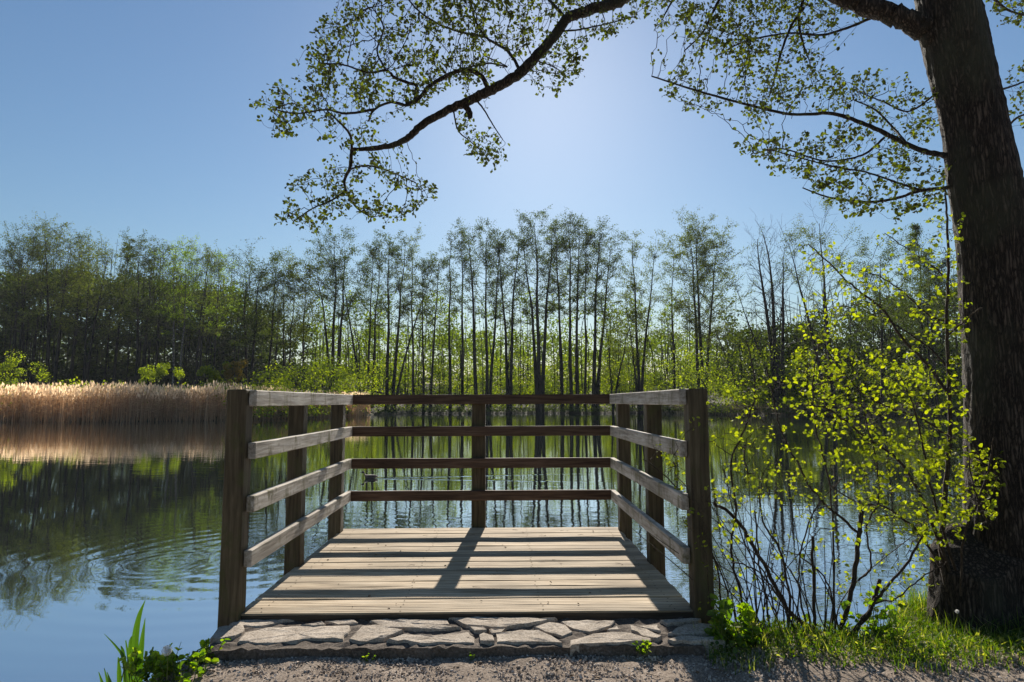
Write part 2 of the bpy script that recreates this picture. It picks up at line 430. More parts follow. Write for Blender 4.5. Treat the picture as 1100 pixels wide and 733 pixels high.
M_STEMG = plain_mat('green_stem', (.10, .13, .03))
M_SCREW = plain_mat('rusty_screw', (.03, .024, .02), .95, .0)
M_DUCKB = plain_mat('duck_brown', (.09, .065, .05)); M_DUCKD = plain_mat('duck_dark', (.025, .022, .02)); M_BILL = plain_mat('duck_bill', (.16, .14, .10))

# ------------------------------------------------------------------ terrain and water
def sstep(a, b, x):
    t = np.clip((x - a) / (b - a), 0, 1); return t * t * (3 - 2 * t)
def y_near(x):
    """near shoreline"""
    return 2.60 + .50 * sstep(-1.62, -1.28, x) + .22 * sstep(.95, 1.25, x) + .55 * sstep(1.75, 2.5, x) + .12 * np.exp(-((x + 1.98) / .16) ** 2) + .025 * np.sin(x * 9) + .6 * sstep(4, 9, x) - .5 * sstep(-2.5, -6, x)
def y_far(x):
    return 101 - 37 * sstep(-14, -30, x) - 21 * sstep(22, 36, x) + 1.2 * np.sin(x * .35)
def height(x, y):
    yn = y_near(x)
    path = .712 - .08 * sstep(1.2, 2.0, x) * sstep(2.7, 3.3, y) - .012 * np.abs(np.sin(x * 3.1 + y * 2))
    path = path - .08 * sstep(-1.3, -1.6, x) * sstep(2.2, 2.6, y)
    fall = sstep(yn - .10, yn + .35, y)
    h = path * (1 - fall) + (-.9) * fall
    far = sstep(y_far(x) - 3, y_far(x) + 1.5, y)
    h = h * (1 - far) + far * (.45 + .01 * np.clip(y - y_far(x), 0, 10) + .075 * np.clip(y - y_far(x) - 10, 0, 90))
    return h
gx = np.unique(np.concatenate([np.linspace(-900, -60, 12), np.linspace(-60, -4, 30), np.arange(-4, 5, .045), np.linspace(5, 60, 30), np.linspace(60, 900, 12)]))
gy = np.unique(np.concatenate([np.linspace(-300, -10, 8), np.linspace(-10, 1.6, 12), np.arange(1.6, 5, .045), np.linspace(5, 58, 14), np.linspace(58, 112, 60), np.linspace(115, 900, 12)]))
X, Y = np.meshgrid(gx, gy)
Z = height(X, Y)
near = (np.abs(X - .5) < 5) & (Y > 1.4) & (Y < 5)
Z = Z + near * (rng.normal(0, .0035, Z.shape) + .004 * np.sin(X * 13 + np.sin(Y * 7)) * np.sin(Y * 9 + X * 5))
nx, ny = len(gx), len(gy)
mb = MB()
ii = (np.arange(ny - 1)[:, None] * nx + np.arange(nx - 1)[None]).reshape(-1, 1)
mb.add(np.stack([X, Y, Z], -1).reshape(-1, 3), ii + np.array([[0, 1, nx + 1, nx]]))
fy = np.repeat(gy[:-1], nx - 1)
mb.mi = (fy > 30).astype(int).tolist()
tag(mb.build('ground', [M_GROUND, M_FARGROUND], smooth=True), 'trodden earth path along the pond edge and the far shore', kind='structure')
mb = MB()
mb.add([(-900, 1.5, 0), (900, 1.5, 0), (900, 130, 0), (-900, 130, 0)], [[0, 1, 2, 3]])
tag(mb.build('pond_water', M_WATER), 'still pond reflecting the trees and sky', kind='structure')

# gravel on the path: uncountable chips
def chips(mb, P, s, r):
    base = np.array([(1, 0, 0), (-1, 0, 0), (0, 1, 0), (0, -1, 0), (0, 0, 1), (0, 0, -1)], float)
    fac = np.array([(0, 2, 4), (2, 1, 4), (1, 3, 4), (3, 0, 4), (2, 0, 5), (1, 2, 5), (3, 1, 5), (0, 3, 5)])
    n = len(P)
    a, b, c = rot_basis(n, r)
    V = base[None] * r.uniform(.5, 1.1, (n, 6, 1)) * s[:, None, None]
    V = V[..., :1] * a[:, None] + V[..., 1:2] * b[:, None] + V[..., 2:] * c[:, None] * .7
    V += P[:, None]
    F = (np.arange(n)[:, None, None] * 6 + fac[None]).reshape(-1, 3)
    mb.add(V.reshape(-1, 3), F)
n = 60000
P = np.stack([rng.uniform(-1.7, 3.2, n), 2.9 - 1.3 * rng.random(n) ** 1.7, np.zeros(n)], 1)
P = P[P[:, 1] < y_near(P[:, 0]) - .05 * rng.random(n)]
P[:, 2] = height(P[:, 0], P[:, 1]) + .001
mb = MB(); chips(mb, P, .0022 + .010 * rng.random(len(P)) ** 5, rng)
tag(mb.build('gravel', M_PEBBLE), 'small stone chips and grit scattered over the earth path', kind='stuff')

# ------------------------------------------------------------------ viewing platform
DZ = CAM_Z - 1.02
plat = thing('viewing_platform', (-.16, 4.3, 0), 'weathered timber viewing deck over the pond with slatted railings on three sides', 'viewing deck')
XL, XR, YF, YB = -1.2875, .957, 3.205, 5.293
mb = MB()
nb = 19; w = (YB - YF) / nb
for k in range(nb):
    y0 = YF + k * w
    z = DZ + rng.normal(0, .0018)
    # board profile with three shallow anti-slip grooves
    xs = [XL + rng.uniform(0, .008), XR - rng.uniform(0, .008)]
    g = rng.choice([.004, .006, .010])
    prof = [(0.0, -.03), (0.0, -.003), (.003, 0)]
    for q in (.25, .5, .75):
        c = (w - g) * q
        prof += [(c - .002, 0), (c - .0007, -.0018), (c + .0007, -.0018), (c + .002, 0)]
    prof += [(w - g - .003, 0), (w - g, -.003), (w - g, -.03)]
    m = len(prof)
    st = np.linspace(xs[0], xs[1], 9)
    V = []
    for s in st:
        dz = rng.normal(0, .0012)
        for (py, pz) in prof: V.append((s, y0 + py, z + pz + dz))
    F = []
    for a in range(len(st) - 1):
        for j in range(m - 1): F.append([a * m + j, a * m + j + 1, (a + 1) * m + j + 1, (a + 1) * m + j][::-1])
        F.append([a * m + m - 1, a * m, (a + 1) * m, (a + 1) * m + m - 1][::-1])
    F.append(list(range(m))); F.append([(len(st) - 1) * m + j for j in range(m)][::-1])
    mb.add(V, F)
    for xj in (-1.18, -.5, .2, .86):
        for dy in (.022, w - .03):
            a = np.linspace(0, 2 * np.pi, 6, endpoint=False); cx_, cy_ = xj + rng.normal(0, .006), y0 + dy + rng.normal(0, .003)
            mb.add(np.stack([cx_ + .0042 * np.cos(a), cy_ + .0042 * np.sin(a), np.full(6, z + .0022)], -1), [list(range(6))], 1)
mb.build('decking', [M_DECK, M_SCREW], plat)
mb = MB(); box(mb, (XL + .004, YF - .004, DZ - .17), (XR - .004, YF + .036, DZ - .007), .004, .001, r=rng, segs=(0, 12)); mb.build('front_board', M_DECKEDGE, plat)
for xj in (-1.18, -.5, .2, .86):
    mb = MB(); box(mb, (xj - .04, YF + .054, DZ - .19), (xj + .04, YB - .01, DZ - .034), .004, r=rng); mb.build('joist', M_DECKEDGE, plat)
RB = [.221 + .2607 * k for k in range(4)]
RH = .080
for sx, xi in ((-1, -1.261), (1, .938)):
    xo = xi + sx * .097
    for k, yp in enumerate((3.165, 4.09, 5.10)):
        top = DZ + (1.086 if k == 0 else 1.066)
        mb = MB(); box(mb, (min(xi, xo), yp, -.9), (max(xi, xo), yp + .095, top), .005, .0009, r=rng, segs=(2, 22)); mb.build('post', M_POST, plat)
    for z in RB:
        yy = 3.20 + rng.uniform(-.008, .008)
        x0, x1 = (-1.2598, -1.2202) if sx < 0 else (.898, .9368)
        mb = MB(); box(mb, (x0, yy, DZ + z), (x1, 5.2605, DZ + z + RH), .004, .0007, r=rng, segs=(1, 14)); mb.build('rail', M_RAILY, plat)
for z in RB:
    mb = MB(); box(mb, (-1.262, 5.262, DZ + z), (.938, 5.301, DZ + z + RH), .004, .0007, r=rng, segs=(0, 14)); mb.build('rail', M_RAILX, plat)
mb = MB(); box(mb, (-.245, 5.303, -.9), (-.130, 5.40, DZ + 1.07), .005, .0009, r=rng, segs=(2, 20)); mb.build('post', M_POST, plat)

# ------------------------------------------------------------------ stone edging
SZ = CAM_Z - 1.045
edg = thing('stone_edging', (-.2, 3.05, .6), 'row of irregular pale flat stones set in mortar before the timber deck', 'stone step')
mb = MB()
xs = np.linspace(-1.275, .885, 70); ys = np.linspace(2.855, 3.198, 12)
gX, gY = np.meshgrid(xs, ys)
gZ = SZ - .012 + rng.normal(0, .004, gX.shape)
V = np.stack([gX, gY, gZ], -1).reshape(-1, 3); nn = len(xs)
F = ((np.arange(len(ys) - 1)[:, None] * nn + np.arange(nn - 1)[None]).reshape(-1, 1) + np.array([[0, 1, nn + 1, nn]]))
mb.add(V, F)
fr = np.stack([xs, np.full(nn, 2.855) + rng.normal(0, .006, nn), np.full(nn, .45)], -1)
mid = np.stack([xs, np.full(nn, 2.847) + rng.normal(0, .008, nn), np.full(nn, .69)], -1)
mb.add(np.vstack([V[:nn], mid, fr]), np.concatenate([(np.arange(nn - 1)[:, None] + np.array([[0, nn, nn + 1, 1]])), (np.arange(nn - 1)[:, None] + nn + np.array([[0, nn, nn + 1, 1]]))]))
for sid in (0, nn - 1):
    x = xs[sid]; e = [(x, y, z) for y, z in zip(ys, gZ[:, sid])]
    mb.add(e + [(x, 3.198, .4), (x, 2.855, .4)], [list(range(len(e) + 2))])
mb.build('mortar_bed', M_MORTAR, edg)
ST = [
 [(160,108),(200,85),(300,77),(400,71),(402,85),(330,98),(280,110),(240,112)],
 [(90,160),(120,120),(210,112),(215,128),(180,152),(120,163)],
 [(195,166),(220,133),(300,117),(420,112),(600,110),(602,125),(575,158),(430,156),(410,166),(300,170)],
 [(512,96),(620,90),(634,100),(560,107)],
 [(680,95),(740,88),(960,88),(970,104),(840,114),(740,117)],
 [(650,113),(700,110),(800,130),(730,154),(640,169),(603,160)],
 [(800,121),(900,110),(1012,117),(940,125)],
 [(745,163),(800,144),(900,148),(1040,131),(1062,150),(1060,169),(900,173)],
 [(975,79),(1100,83),(1280,84),(1365,87),(1275,104),(1160,121),(1100,115),(1040,111)],
 [(1118,124),(1180,122),(1164,136),(1128,138)],
 [(1146,138),(1230,126),(1300,128),(1350,150),(1386,172),(1300,168),(1150,168)],
 [(1285,111),(1340,98),(1400,110),(1425,135),(1390,147),(1330,131)],
 [(1385,95),(1480,90),(1582,95),(1550,118),(1490,132),(1430,118)],
 [(1422,163),(1500,141),(1570,136),(1630,139),(1712,160),(1712,169),(1500,176),(1422,182)],
 [(1640,110),(1700,124),(1756,150),(1740,158),(1680,146),(1645,126)],
 [(1555,126),(1590,116),(1598,128),(1565,131)],
 [(1750,92),(1900,85),(1890,95),(1780,104)],
 [(1780,140),(1820,112),(1900,102),(1968,105),(1982,140)],
 [(1780,162),(1820,150),(1982,152),(1988,166),(1800,168)],
 [(1082,148),(1098,138),(1132,150),(1138,168),(1086,168)],
 [(420,112),(500,100),(515,108),(470,113)],
 [(1660,112),(1740,108),(1752,130),(1720,126)],
 [(1048,118),(1095,120),(1110,132),(1066,132)],
]
for k, poly in enumerate(ST):
    q = np.array([at_z(200 + a * .2909, 640 + b * .2909, SZ)[:2] for a, b in poly])
    # densify with jitter for a broken outline
    out = []
    for i in range(len(q)):
        a, b = q[i], q[(i + 1) % len(q)]
        m = max(1, int(np.linalg.norm(b - a) / .035))
        for s in range(m):
            p = a + (b - a) * s / m
            out.append(p + (rng.normal(0, .004, 2) if s else 0))
    q = np.array(out); q[:, 1] = np.minimum(q[:, 1], 3.195); c = q.mean(0)
    area = .5 * np.sum(q[:, 0] * np.roll(q[:, 1], -1) - q[:, 1] * np.roll(q[:, 0], -1))
    if area < 0: q = q[::-1]
    n = len(q)
    tz = SZ + rng.uniform(-.001, .006); tilt = rng.normal(0, .012, 2)
    frontal = q[:, 1].min() < 2.92
    rings = []; q = c + (q - c) * 1.03; q[:, 1] = np.minimum(q[:, 1], 3.197)
    for (s, dz, j) in ((.35, 0, .0012), (.72, .0005, .0015), (.955, 0, .0016), (.985, -.002, .001), (1.0, -.009, 0), (1.004, -.09 if frontal else -.04, .004)):
        p = c + (q - c) * s
        z = tz + dz + (p - c) @ tilt + rng.normal(0, j, n)
        rings.append(np.column_stack([p, z]))
    V = np.vstack(rings + [np.array([[c[0], c[1], tz]])])
    F = [[r_ * n + i, (r_ + 1) * n + i, (r_ + 1) * n + (i + 1) % n, r_ * n + (i + 1) % n] for r_ in range(5) for i in range(n)]
    F += [[i, (i + 1) % n, 6 * n] for i in range(n)]
    mb = MB(); mb.add(V, F); mb.build('flagstone', M_STONE, edg)

# ------------------------------------------------------------------ branching growth
def inpoly(P, poly):
    x, y = P[:, 0], P[:, 1]; c = np.zeros(len(P), bool); n = len(poly)
    for i in range(n):
        x1, y1 = poly[i]; x2, y2 = poly[(i + 1) % n]
        c ^= ((y1 > y) != (y2 > y)) & (x < (x2 - x1) * (y - y1) / (y2 - y1 + 1e-9) + x1)
    return c
def region(poly, n, d0, d1, r, clump=0.6, nc=40, sd=13):
    """n attractors inside a photo-space outline, spread in depth, partly in clumps"""
    poly = np.array(poly, float); lo, hi = poly.min(0), poly.max(0)
    out = []
    cs = None
    while sum(len(o) for o in out) < n:
        P = r.uniform(lo, hi, (n, 2))
        if cs is None:
            cs = r.uniform(lo, hi, (nc * 4, 2)); cs = cs[inpoly(cs, poly)][:nc]
        k = int(n * clump)
        P[:k] = cs[r.integers(0, len(cs), k)] + r.normal(0, sd, (k, 2))
        out.append(P[inpoly(P, poly)])
    P = np.concatenate(out); P = P[r.permutation(len(P))[:n]]
    D = r.uniform(d0, d1, n)
    return np.array([at(a, b, d) for (a, b), d in zip(P, D)])

def grow(paths, attr, step, infl, kill, r, iters=160, jit=.25, grav=0.):
    """paths: list of node arrays (already branched skeleton). returns nodes, parents"""
    nodes = []; par = []; fixed = []
    for (pts, attach) in paths:
        last = attach
        if attach == 'near' and nodes:
            A = np.array(nodes); last = int(np.argmin(((A - pts[0]) ** 2).sum(1)))
        elif attach == 'near': last = -1
        for p in pts:
            nodes.append(np.array(p)); par.append(last); last = len(nodes) - 1
    n0 = len(nodes)
    A = attr.copy()
    pos = np.array(nodes)
    d2 = ((A[:, None] - pos[None]) ** 2).sum(-1)
    near = d2.argmin(1); nd = np.sqrt(d2.min(1))
    alive = np.ones(len(A), bool)
    kids = {}
    for _ in range(iters):
        alive &= nd > kill
        act = alive & (nd < infl)
        if not act.any(): break
        idx = np.where(act)[0]
        tgt = near[idx]
        V = A[idx] - pos[tgt]; V /= np.linalg.norm(V, axis=1)[:, None] + 1e-9
        u, inv = np.unique(tgt, return_inverse=True)
        D = np.zeros((len(u), 3)); np.add.at(D, inv, V)
        D /= np.linalg.norm(D, axis=1)[:, None] + 1e-9
        D += r.normal(0, jit, D.shape); D[:, 2] -= grav
        D /= np.linalg.norm(D, axis=1)[:, None] + 1e-9
        keep = []
        for a, t in enumerate(u):
            kk = kids.setdefault(int(t), [])
            if len(kk) > 3: continue
            kk.append(1); keep.append(a)
        if not keep:
            alive[idx] = False; continue
        newp = pos[u[keep]] + D[keep] * step
        base = len(pos)
        par.extend(int(t) for t in u[keep])
        pos = np.vstack([pos, newp])
        dn = np.sqrt(((A[:, None] - newp[None]) ** 2).sum(-1))
        m = dn.argmin(1); mv = dn[np.arange(len(A)), m]
        upd = mv < nd
        nd = np.where(upd, mv, nd); near = np.where(upd, base + m, near)
    return pos, np.array(par), n0

def radii(pos, par, tip, expo=2.3):
    n = len(pos); acc = np.zeros(n); kids = np.zeros(n, int)
    for i in range(n - 1, -1, -1):
        if acc[i] == 0: acc[i] = tip ** expo
        if par[i] >= 0: acc[par[i]] += acc[i]; kids[par[i]] += 1
    return acc ** (1 / expo), kids

def chains(par, rad, start=0):
    n = len(par); ch = [[] for _ in range(n)]; roots = []
    for i, p in enumerate(par):
        if p >= 0: ch[p].append(i)
        else: roots.append(i)
    out = []; stack = [(None, q) for q in roots]
    while stack:
        pre, i = stack.pop()
        c = [i] if pre is None else [pre, i]
        while ch[i]:
            k = sorted(ch[i], key=lambda q: -rad[q])
            for q in k[1:]: stack.append((i, q))
            i = k[0]; c.append(i)
        out.append(c)
    return out

def twig_mesh(mb, pos, par, rad, n0, maxr, sides=4):
    for c in chains(par, rad):
        # skip what the hand-laid limbs already cover
        c2 = [i for i in c]
        seg = []
        for a, i in enumerate(c2):
            if i < n0:
                if len(seg) > 1: pass
                seg = [i]
            else: seg.append(i)
        if len(seg) < 2: continue
        rr = np.minimum(rad[seg], maxr)
        if seg[0] < n0: rr[0] = rr[1]
        rr = np.maximum(rr * np.linspace(1.1, .8, len(rr)), .0006)
        tube(mb, pos[seg], rr, sides if rr[0] < .006 else 6)

def leaf_points(pos, par, rad, n0, thr, per, r, spread, tip_extra=2):
    kids = np.zeros(len(pos), int)
    for i, p in enumerate(par):
        if p >= 0: kids[p] += 1
    P = []; A = []
    for i in range(n0, len(pos)):
        if rad[i] > thr: continue
        m = r.poisson(per) + (tip_extra if kids[i] == 0 else 0)
        d = pos[i] - pos[par[i]] if par[i] >= 0 else np.zeros(3)
        d = d / (np.linalg.norm(d) + 1e-9)
        for _ in range(m):
            P.append(pos[i] + r.normal(0, spread, 3)); A.append(d)
    return np.array(P), np.array(A)

def pxpath(pts, d, per=5):
    """photo-space polyline; d a depth or (start,end)"""
    if not isinstance(d, (tuple, list)): d = (d, d)
    n = len(pts); D = np.linspace(d[0], d[1], n)
    return smooth_path([at(a, b, y) for (a, b), y in zip(pts, D)], per)

# ------------------------------------------------------------------ the big alder on the right
TD = 3.48
tree = thing('alder_tree', (2.68, TD, .55), 'big rough barked tree leaning at the pond edge, its bough arching over the deck', 'tree')
ctr = [(1089, 720, 62), (1089, 690, 60), (1088, 655, 54), (1087, 610, 49), (1085, 560, 46), (1084, 500, 44), (1083, 450, 43), (1081, 400, 42), (1077, 330, 41.5), (1070, 250, 40), (1060, 195, 38.5), (1049, 130, 35.5), (1038, 80, 36), (1028, 35, 37), (1021, 0, 35), (1012, -50, 31), (998, -120, 28), (980, -220, 25), (965, -330, 21), (955, -450, 15), (950, -560, 8)]
path = smooth_path([list(at(a - 3, b, TD)) + [c * .87 * TD / FPX] for a, b, c in ctr], 10)
ns = 64
tt = np.arange(len(path))[:, None]; ang = np.linspace(0, 2 * np.pi, ns, endpoint=False)[None]
zz = path[:, 2][:, None]
rough = 1 + .035 * np.sin(3 * ang + zz * 1.3) + .02 * np.sin(5 * ang - zz * 2.1 + 1) + .016 * np.sin(ang * 17 + 2.2 * np.sin(zz * 9) + zz * 3) + .014 * np.sin(ang * 29 + 3 * np.sin(zz * 13 + ang * 2)) * np.sin(zz * 31 + 5 * np.sin(ang * 4)) + rng.normal(0, .009, (len(path), ns))
rough += .22 * np.exp(-np.clip(zz - .55, 0, 9) / .16) * (.4 + .6 * np.maximum(0, np.sin(3 * ang + .6)))
mb = MB(); tube(mb, path[:, :3], path[:, 3], ns, rough=rough); mb.build('trunk', M_BARK, tree, smooth=True)
# stump-like swelling at its foot: a flat topped lump of old wood
mb = MB()
lv = np.linspace(0, 1, 16); na = 44
an = np.linspace(0, 2 * np.pi, na, endpoint=False)
V = []
c0 = at(1043, 600, TD - .10); top = at(1000, 592, TD - .10)[2]
for t in lv:
    z = .40 + (top - .40) * t
    rx = .238 - .02 * t + .05 * (1 - t) ** 3; ry = .17 - .02 * t
    bump_ = 1 + .05 * np.sin(an * 3 + t * 2) + .03 * np.sin(an * 7 - t * 5) + .02 * np.sin(an * 19 + t * 9) + rng.normal(0, .012, na)
    V.append(np.stack([c0[0] + rx * np.cos(an) * bump_ + .03 * t, c0[1] + ry * np.sin(an) * bump_, np.full(na, z) + (t ** 5) * (.05 * np.cos(an) + .10 * np.sin(an) + .012 * np.sin(an * 5))], -1))
V.append(V[-1] * [1, 1, 1] * .82 + V[-1].mean(0) * .18 + [0, 0, .006])
V.append(V[-1] * .4 + V[-1].mean(0) * .6 + [0, 0, .004])
V = np.concatenate(V); m = 18
F = [[i * na + j, i * na + (j + 1) % na, (i + 1) * na + (j + 1) % na, (i + 1) * na + j] for i in range(m - 1) for j in range(na)]
F.append([(m - 1) * na + j for j in range(na)])
mb.add(V, F); mb.build('root_swelling', M_BARK, tree, smooth=True)

def limb(pts, d, r0, r1, per=6, sides=10, name='limb', mat=None):
    """hand-laid limb; radii in photo pixels at its depth"""
    P = pxpath(pts, d, per); n = len(P)
    t = np.linspace(0, 1, n)
    rr = (r0 + (r1 - r0) * t) * P[:, 1] / FPX
    P = P + rng.normal(0, .3, P.shape) * rr[:, None] * .35
    rgh = 1 + rng.normal(0, .06, (n, sides))
    mb = MB(); tube(mb, P, rr, sides, rough=rgh); mb.build(name, mat or M_BARK, tree, smooth=True)
    return P, rr
skel = []
D0 = 4.75
arch = [(1012, 48), (990, 30), (960, 17), (930, 6), (900, -8), (850, -38), (790, -58), (730, -38), (690, -14), (665, 1), (640, 10), (612, 18), (597, 37), (575, 62), (550, 85), (525, 98), (505, 108), (480, 119), (455, 133), (441, 146), (425, 155), (405, 159), (378, 161)]
dep = [TD, TD, TD + .03, TD + .08, TD + .15, 3.95, 4.2, 4.45, 4.6] + [D0] * 14
rad = [12, 12, 11, 10.5, 10, 9.8, 9.5, 8.5, 7.6, 7.2, 6.8, 6.4, 6.4, 6.4, 6.4, 6.2, 5.6, 5, 4.6, 4.2, 3.6, 3.2, 2.4]
Q = smooth_path([list(at(a, b, d)) + [r_ * (.88 if d > 4.3 else 1) * d / FPX] for (a, b), d, r_ in zip(arch, dep, rad)], 7)
Q[:, :3] += rng.normal(0, .1, (len(Q), 3)) * Q[:, 3:]
mb = MB(); tube(mb, Q[:, :3], Q[:, 3], 14, rough=1 + rng.normal(0, .05, (len(Q), 14))); mb.build('limb', M_BARK, tree, smooth=True)
mainP = Q[:, :3]
sub = [
 ([(525, 97), (517, 82), (500, 75), (484, 80), (462, 92), (448, 108), (436, 113), (420, 110), (402, 118), (396, 130)], (D0, D0 - .25), 3.2, 1.1),
 ([(500, 75), (505, 72), (525, 68), (545, 72), (520, 60)], (D0, D0 + .2), 1.3, .7),
 ([(448, 92), (425, 84), (415, 76), (395, 78), (370, 70), (345, 68)], (D0 - .1, D0 - .4), 2.0, .7),
 ([(436, 112), (445, 108), (448, 92)], (D0 - .1, D0 - .1), 2.4, 1.8),
 ([(560, 78), (545, 55), (522, 40), (510, 20), (505, -5)], (D0, D0 + .35), 2.0, .8),
 ([(415, 76), (405, 55), (412, 30), (400, 8)], (D0 - .2, D0), 1.3, .6),
 ([(378, 161), (376, 180), (370, 195), (374, 210), (384, 224), (398, 233)], (D0, D0 + .15), 2.2, .8),
 ([(372, 205), (355, 216), (336, 224), (315, 238)], (D0, D0 - .15), 1.3, .6),
 ([(376, 182), (395, 178), (420, 185), (446, 196)], (D0, D0 - .2), 1.2, .6),
 ([(402, 118), (372, 122), (350, 118), (320, 122), (295, 118)], (D0 - .2, D0 - .35), 1.7, .6),
 ([(378, 161), (376, 145), (365, 132), (352, 120)], (D0, D0 - .2), 1.6, .9),
 ([(498, 111), (505, 122), (504, 128)], (D0, D0 - .03), 4.2, 2.0),
 ([(512, 108), (520, 118), (530, 135), (540, 150)], (D0, D0), 1.1, .5),
 ([(487, 118), (492, 140), (505, 152), (520, 165)], (D0, D0 + .1), 1.0, .5),
 ([(600, 34), (622, 32), (650, 26), (682, 18)], (D0, D0 - .2), 1.3, .6),
 ([(572, 64), (590, 70), (605, 78)], (D0, D0 + .2), .9, .5),
 ([(608, 20), (590, 0), (570, -22)], (D0, D0 + .2), 2.2, 1.0),
 ([(520, 40), (480, 30), (450, 12), (430, -12)], (D0 + .2, D0 + .3), 1.5, .8),
]
skel.append((mainP, -1))
for pts, d, r0, r1 in sub:
    P_, _ = limb(pts, d, r0, r1, sides=6, name='limb')
    skel.append((P_, 'near'))
A = [region([(262,118),(275,100),(300,88),(325,60),(338,35),(352,0),(360,-25),(480,-25),(640,-20),(625,12),(590,35),(560,62),(520,88),(470,108),(430,140),(400,152),(372,160),(345,150),(310,148),(292,152),(295,130)], 1700, D0 - .65, D0 + .55, rng, .84, 85, 9),
     region([(378,165),(400,160),(420,183),(465,195),(468,210),(440,205),(420,200),(400,240),(372,236),(360,246),(320,253),(294,249),(298,226),(318,190),(350,172)], 420, D0 - .3, D0 + .3, rng, .84, 24, 6),
     region([(400,225),(440,215),(466,200),(466,212),(436,234),(405,242)], 90, D0 - .25, D0 + .2, rng),
     region([(492,125),(500,118),(512,140),(535,148),(545,170),(535,182),(515,176),(498,152)], 140, D0 - .15, D0 + .25, rng, .6, 9, 8),
     region([(560,75),(600,45),(640,25),(690,4),(696,20),(650,40),(625,58),(622,82),(602,100),(572,96)], 220, D0 - .4, D0 + .3, rng, .8, 16, 7),
     region([(600,-25),(700,-25),(760,-10),(700,14),(620,14)], 180, D0 - .4, D0 + .3, rng, .6, 14, 10)]
A = np.concatenate(A)
pos, par, n0 = grow(skel, A, .042, .55, .045, rng, 140, .28, .05)
rad_, kids = radii(pos, par, .0014)
mb = MB(); twig_mesh(mb, pos, par, rad_, n0, .007); mb.build('twigs', M_TWIG, tree)
P, ax = leaf_points(pos, par, rad_, n0, .0052, .62, rng, .016, 5)
mb = MB(); leaves(mb, P, rng.uniform(.014, .036, len(P)), rng, .25, axis=ax * .5, width=.40); mb.build('foliage', M_LEAF, tree)

# right-hand boughs
sub = [
 ([(1024, 170), (1005, 165), (985, 160), (950, 143), (920, 130), (890, 122), (850, 123), (800, 112), (740, 95), (700, 82)], (TD, 4.3), 3.4, .8),
 ([(972, 152), (960, 138), (940, 118), (918, 108)], (TD + .1, 4.1), 1.5, .7),
 ([(1030, 200), (1005, 203), (985, 206), (960, 214), (930, 217), (890, 212), (862, 202)], (TD, 4.0), 2.4, .7),
 ([(990, 205), (960, 195), (930, 185), (900, 180), (860, 170), (825, 160)], (TD + .05, 3.5), 1.3, .6),
 ([(950, 148), (930, 165), (905, 172), (880, 172), (840, 160), (810, 165)], (TD + .15, 3.8), 1.4, .6),
 ([(866, -30), (864, -5), (858, 20), (862, 45), (868, 62)], (4.0, 4.15), 2.2, .9),
 ([(864, 8), (850, 28), (838, 60), (832, 85), (826, 105)], (4.0, 4.3), 1.8, .7),
 ([(935, 20), (905, 32), (880, 38), (845, 36), (800, 45), (770, 60)], (TD + .1, 4.4), 1.7, .7),
 ([(800, -52), (785, -20), (770, 5), (755, 35), (735, 55)], (4.2, 4.45), 2.4, .7),
 ([(740, -35), (725, -5), (712, 20)], (4.4, 4.5), 1.8, .7),
 ([(1015, 90), (1000, 105), (975, 120), (950, 110), (920, 98)], (TD, 4.0), 1.3, .6),
 ([(1060, 100), (1080, 95), (1100, 88), (1130, 75)], (TD + .1, TD + .6), 1.4, .7),
 ([(1070, 165), (1088, 130), (1110, 122), (1140, 120)], (TD + .1, TD + .5), 1.5, .7),
 ([(1035, -20), (1062, -5), (1085, 12), (1120, 20)], (TD, TD + .4), 2.2, .8),
]
skel = []
for pts, d, r0, r1 in sub:
    P_, _ = limb(pts, d, r0, r1, sides=7, name='limb')
    skel.append((P_, -1))
A = [region([(684,82),(700,66),(735,60),(700,25),(690,-15),(900,-25),(930,15),(900,35),(870,45),(905,80),(960,70),(1000,95),(1018,150),(960,150),(930,125),(870,118),(835,122),(815,140),(790,120),(740,122),(720,108)], 950, 3.5, 4.6, rng, .84, 62, 9),
     region([(720,10),(780,-20),(880,-20),(870,40),(850,80),(800,100),(770,70),(740,50)], 520, 3.7, 4.6, rng, .84, 34, 9),
     region([(790,150),(820,150),(870,130),(930,135),(990,165),(1020,175),(1022,215),(960,242),(905,235),(893,215),(870,208),(850,188),(800,168)], 560, 3.1, 4.0, rng, .84, 42, 9),
     region([(1060,-20),(1105,-20),(1110,28),(1085,30),(1062,12)], 60, TD, TD + .6, rng),
     region([(1075,70),(1110,60),(1110,130),(1082,140),(1080,95)], 30, TD + .1, TD + .6, rng)]
A = np.concatenate(A)
pos, par, n0 = grow(skel, A, .038, .5, .042, rng, 140, .28, .04)
rad_, kids = radii(pos, par, .0010)
mb = MB(); twig_mesh(mb, pos, par, rad_, n0, .006); mb.build('twigs', M_TWIG, tree)
P, ax = leaf_points(pos, par, rad_, n0, .004, .6, rng, .014, 5)
mb = MB(); leaves(mb, P, rng.uniform(.012, .030, len(P)), rng, .25, axis=ax * .5, width=.42); mb.build('foliage', M_LEAF, tree)

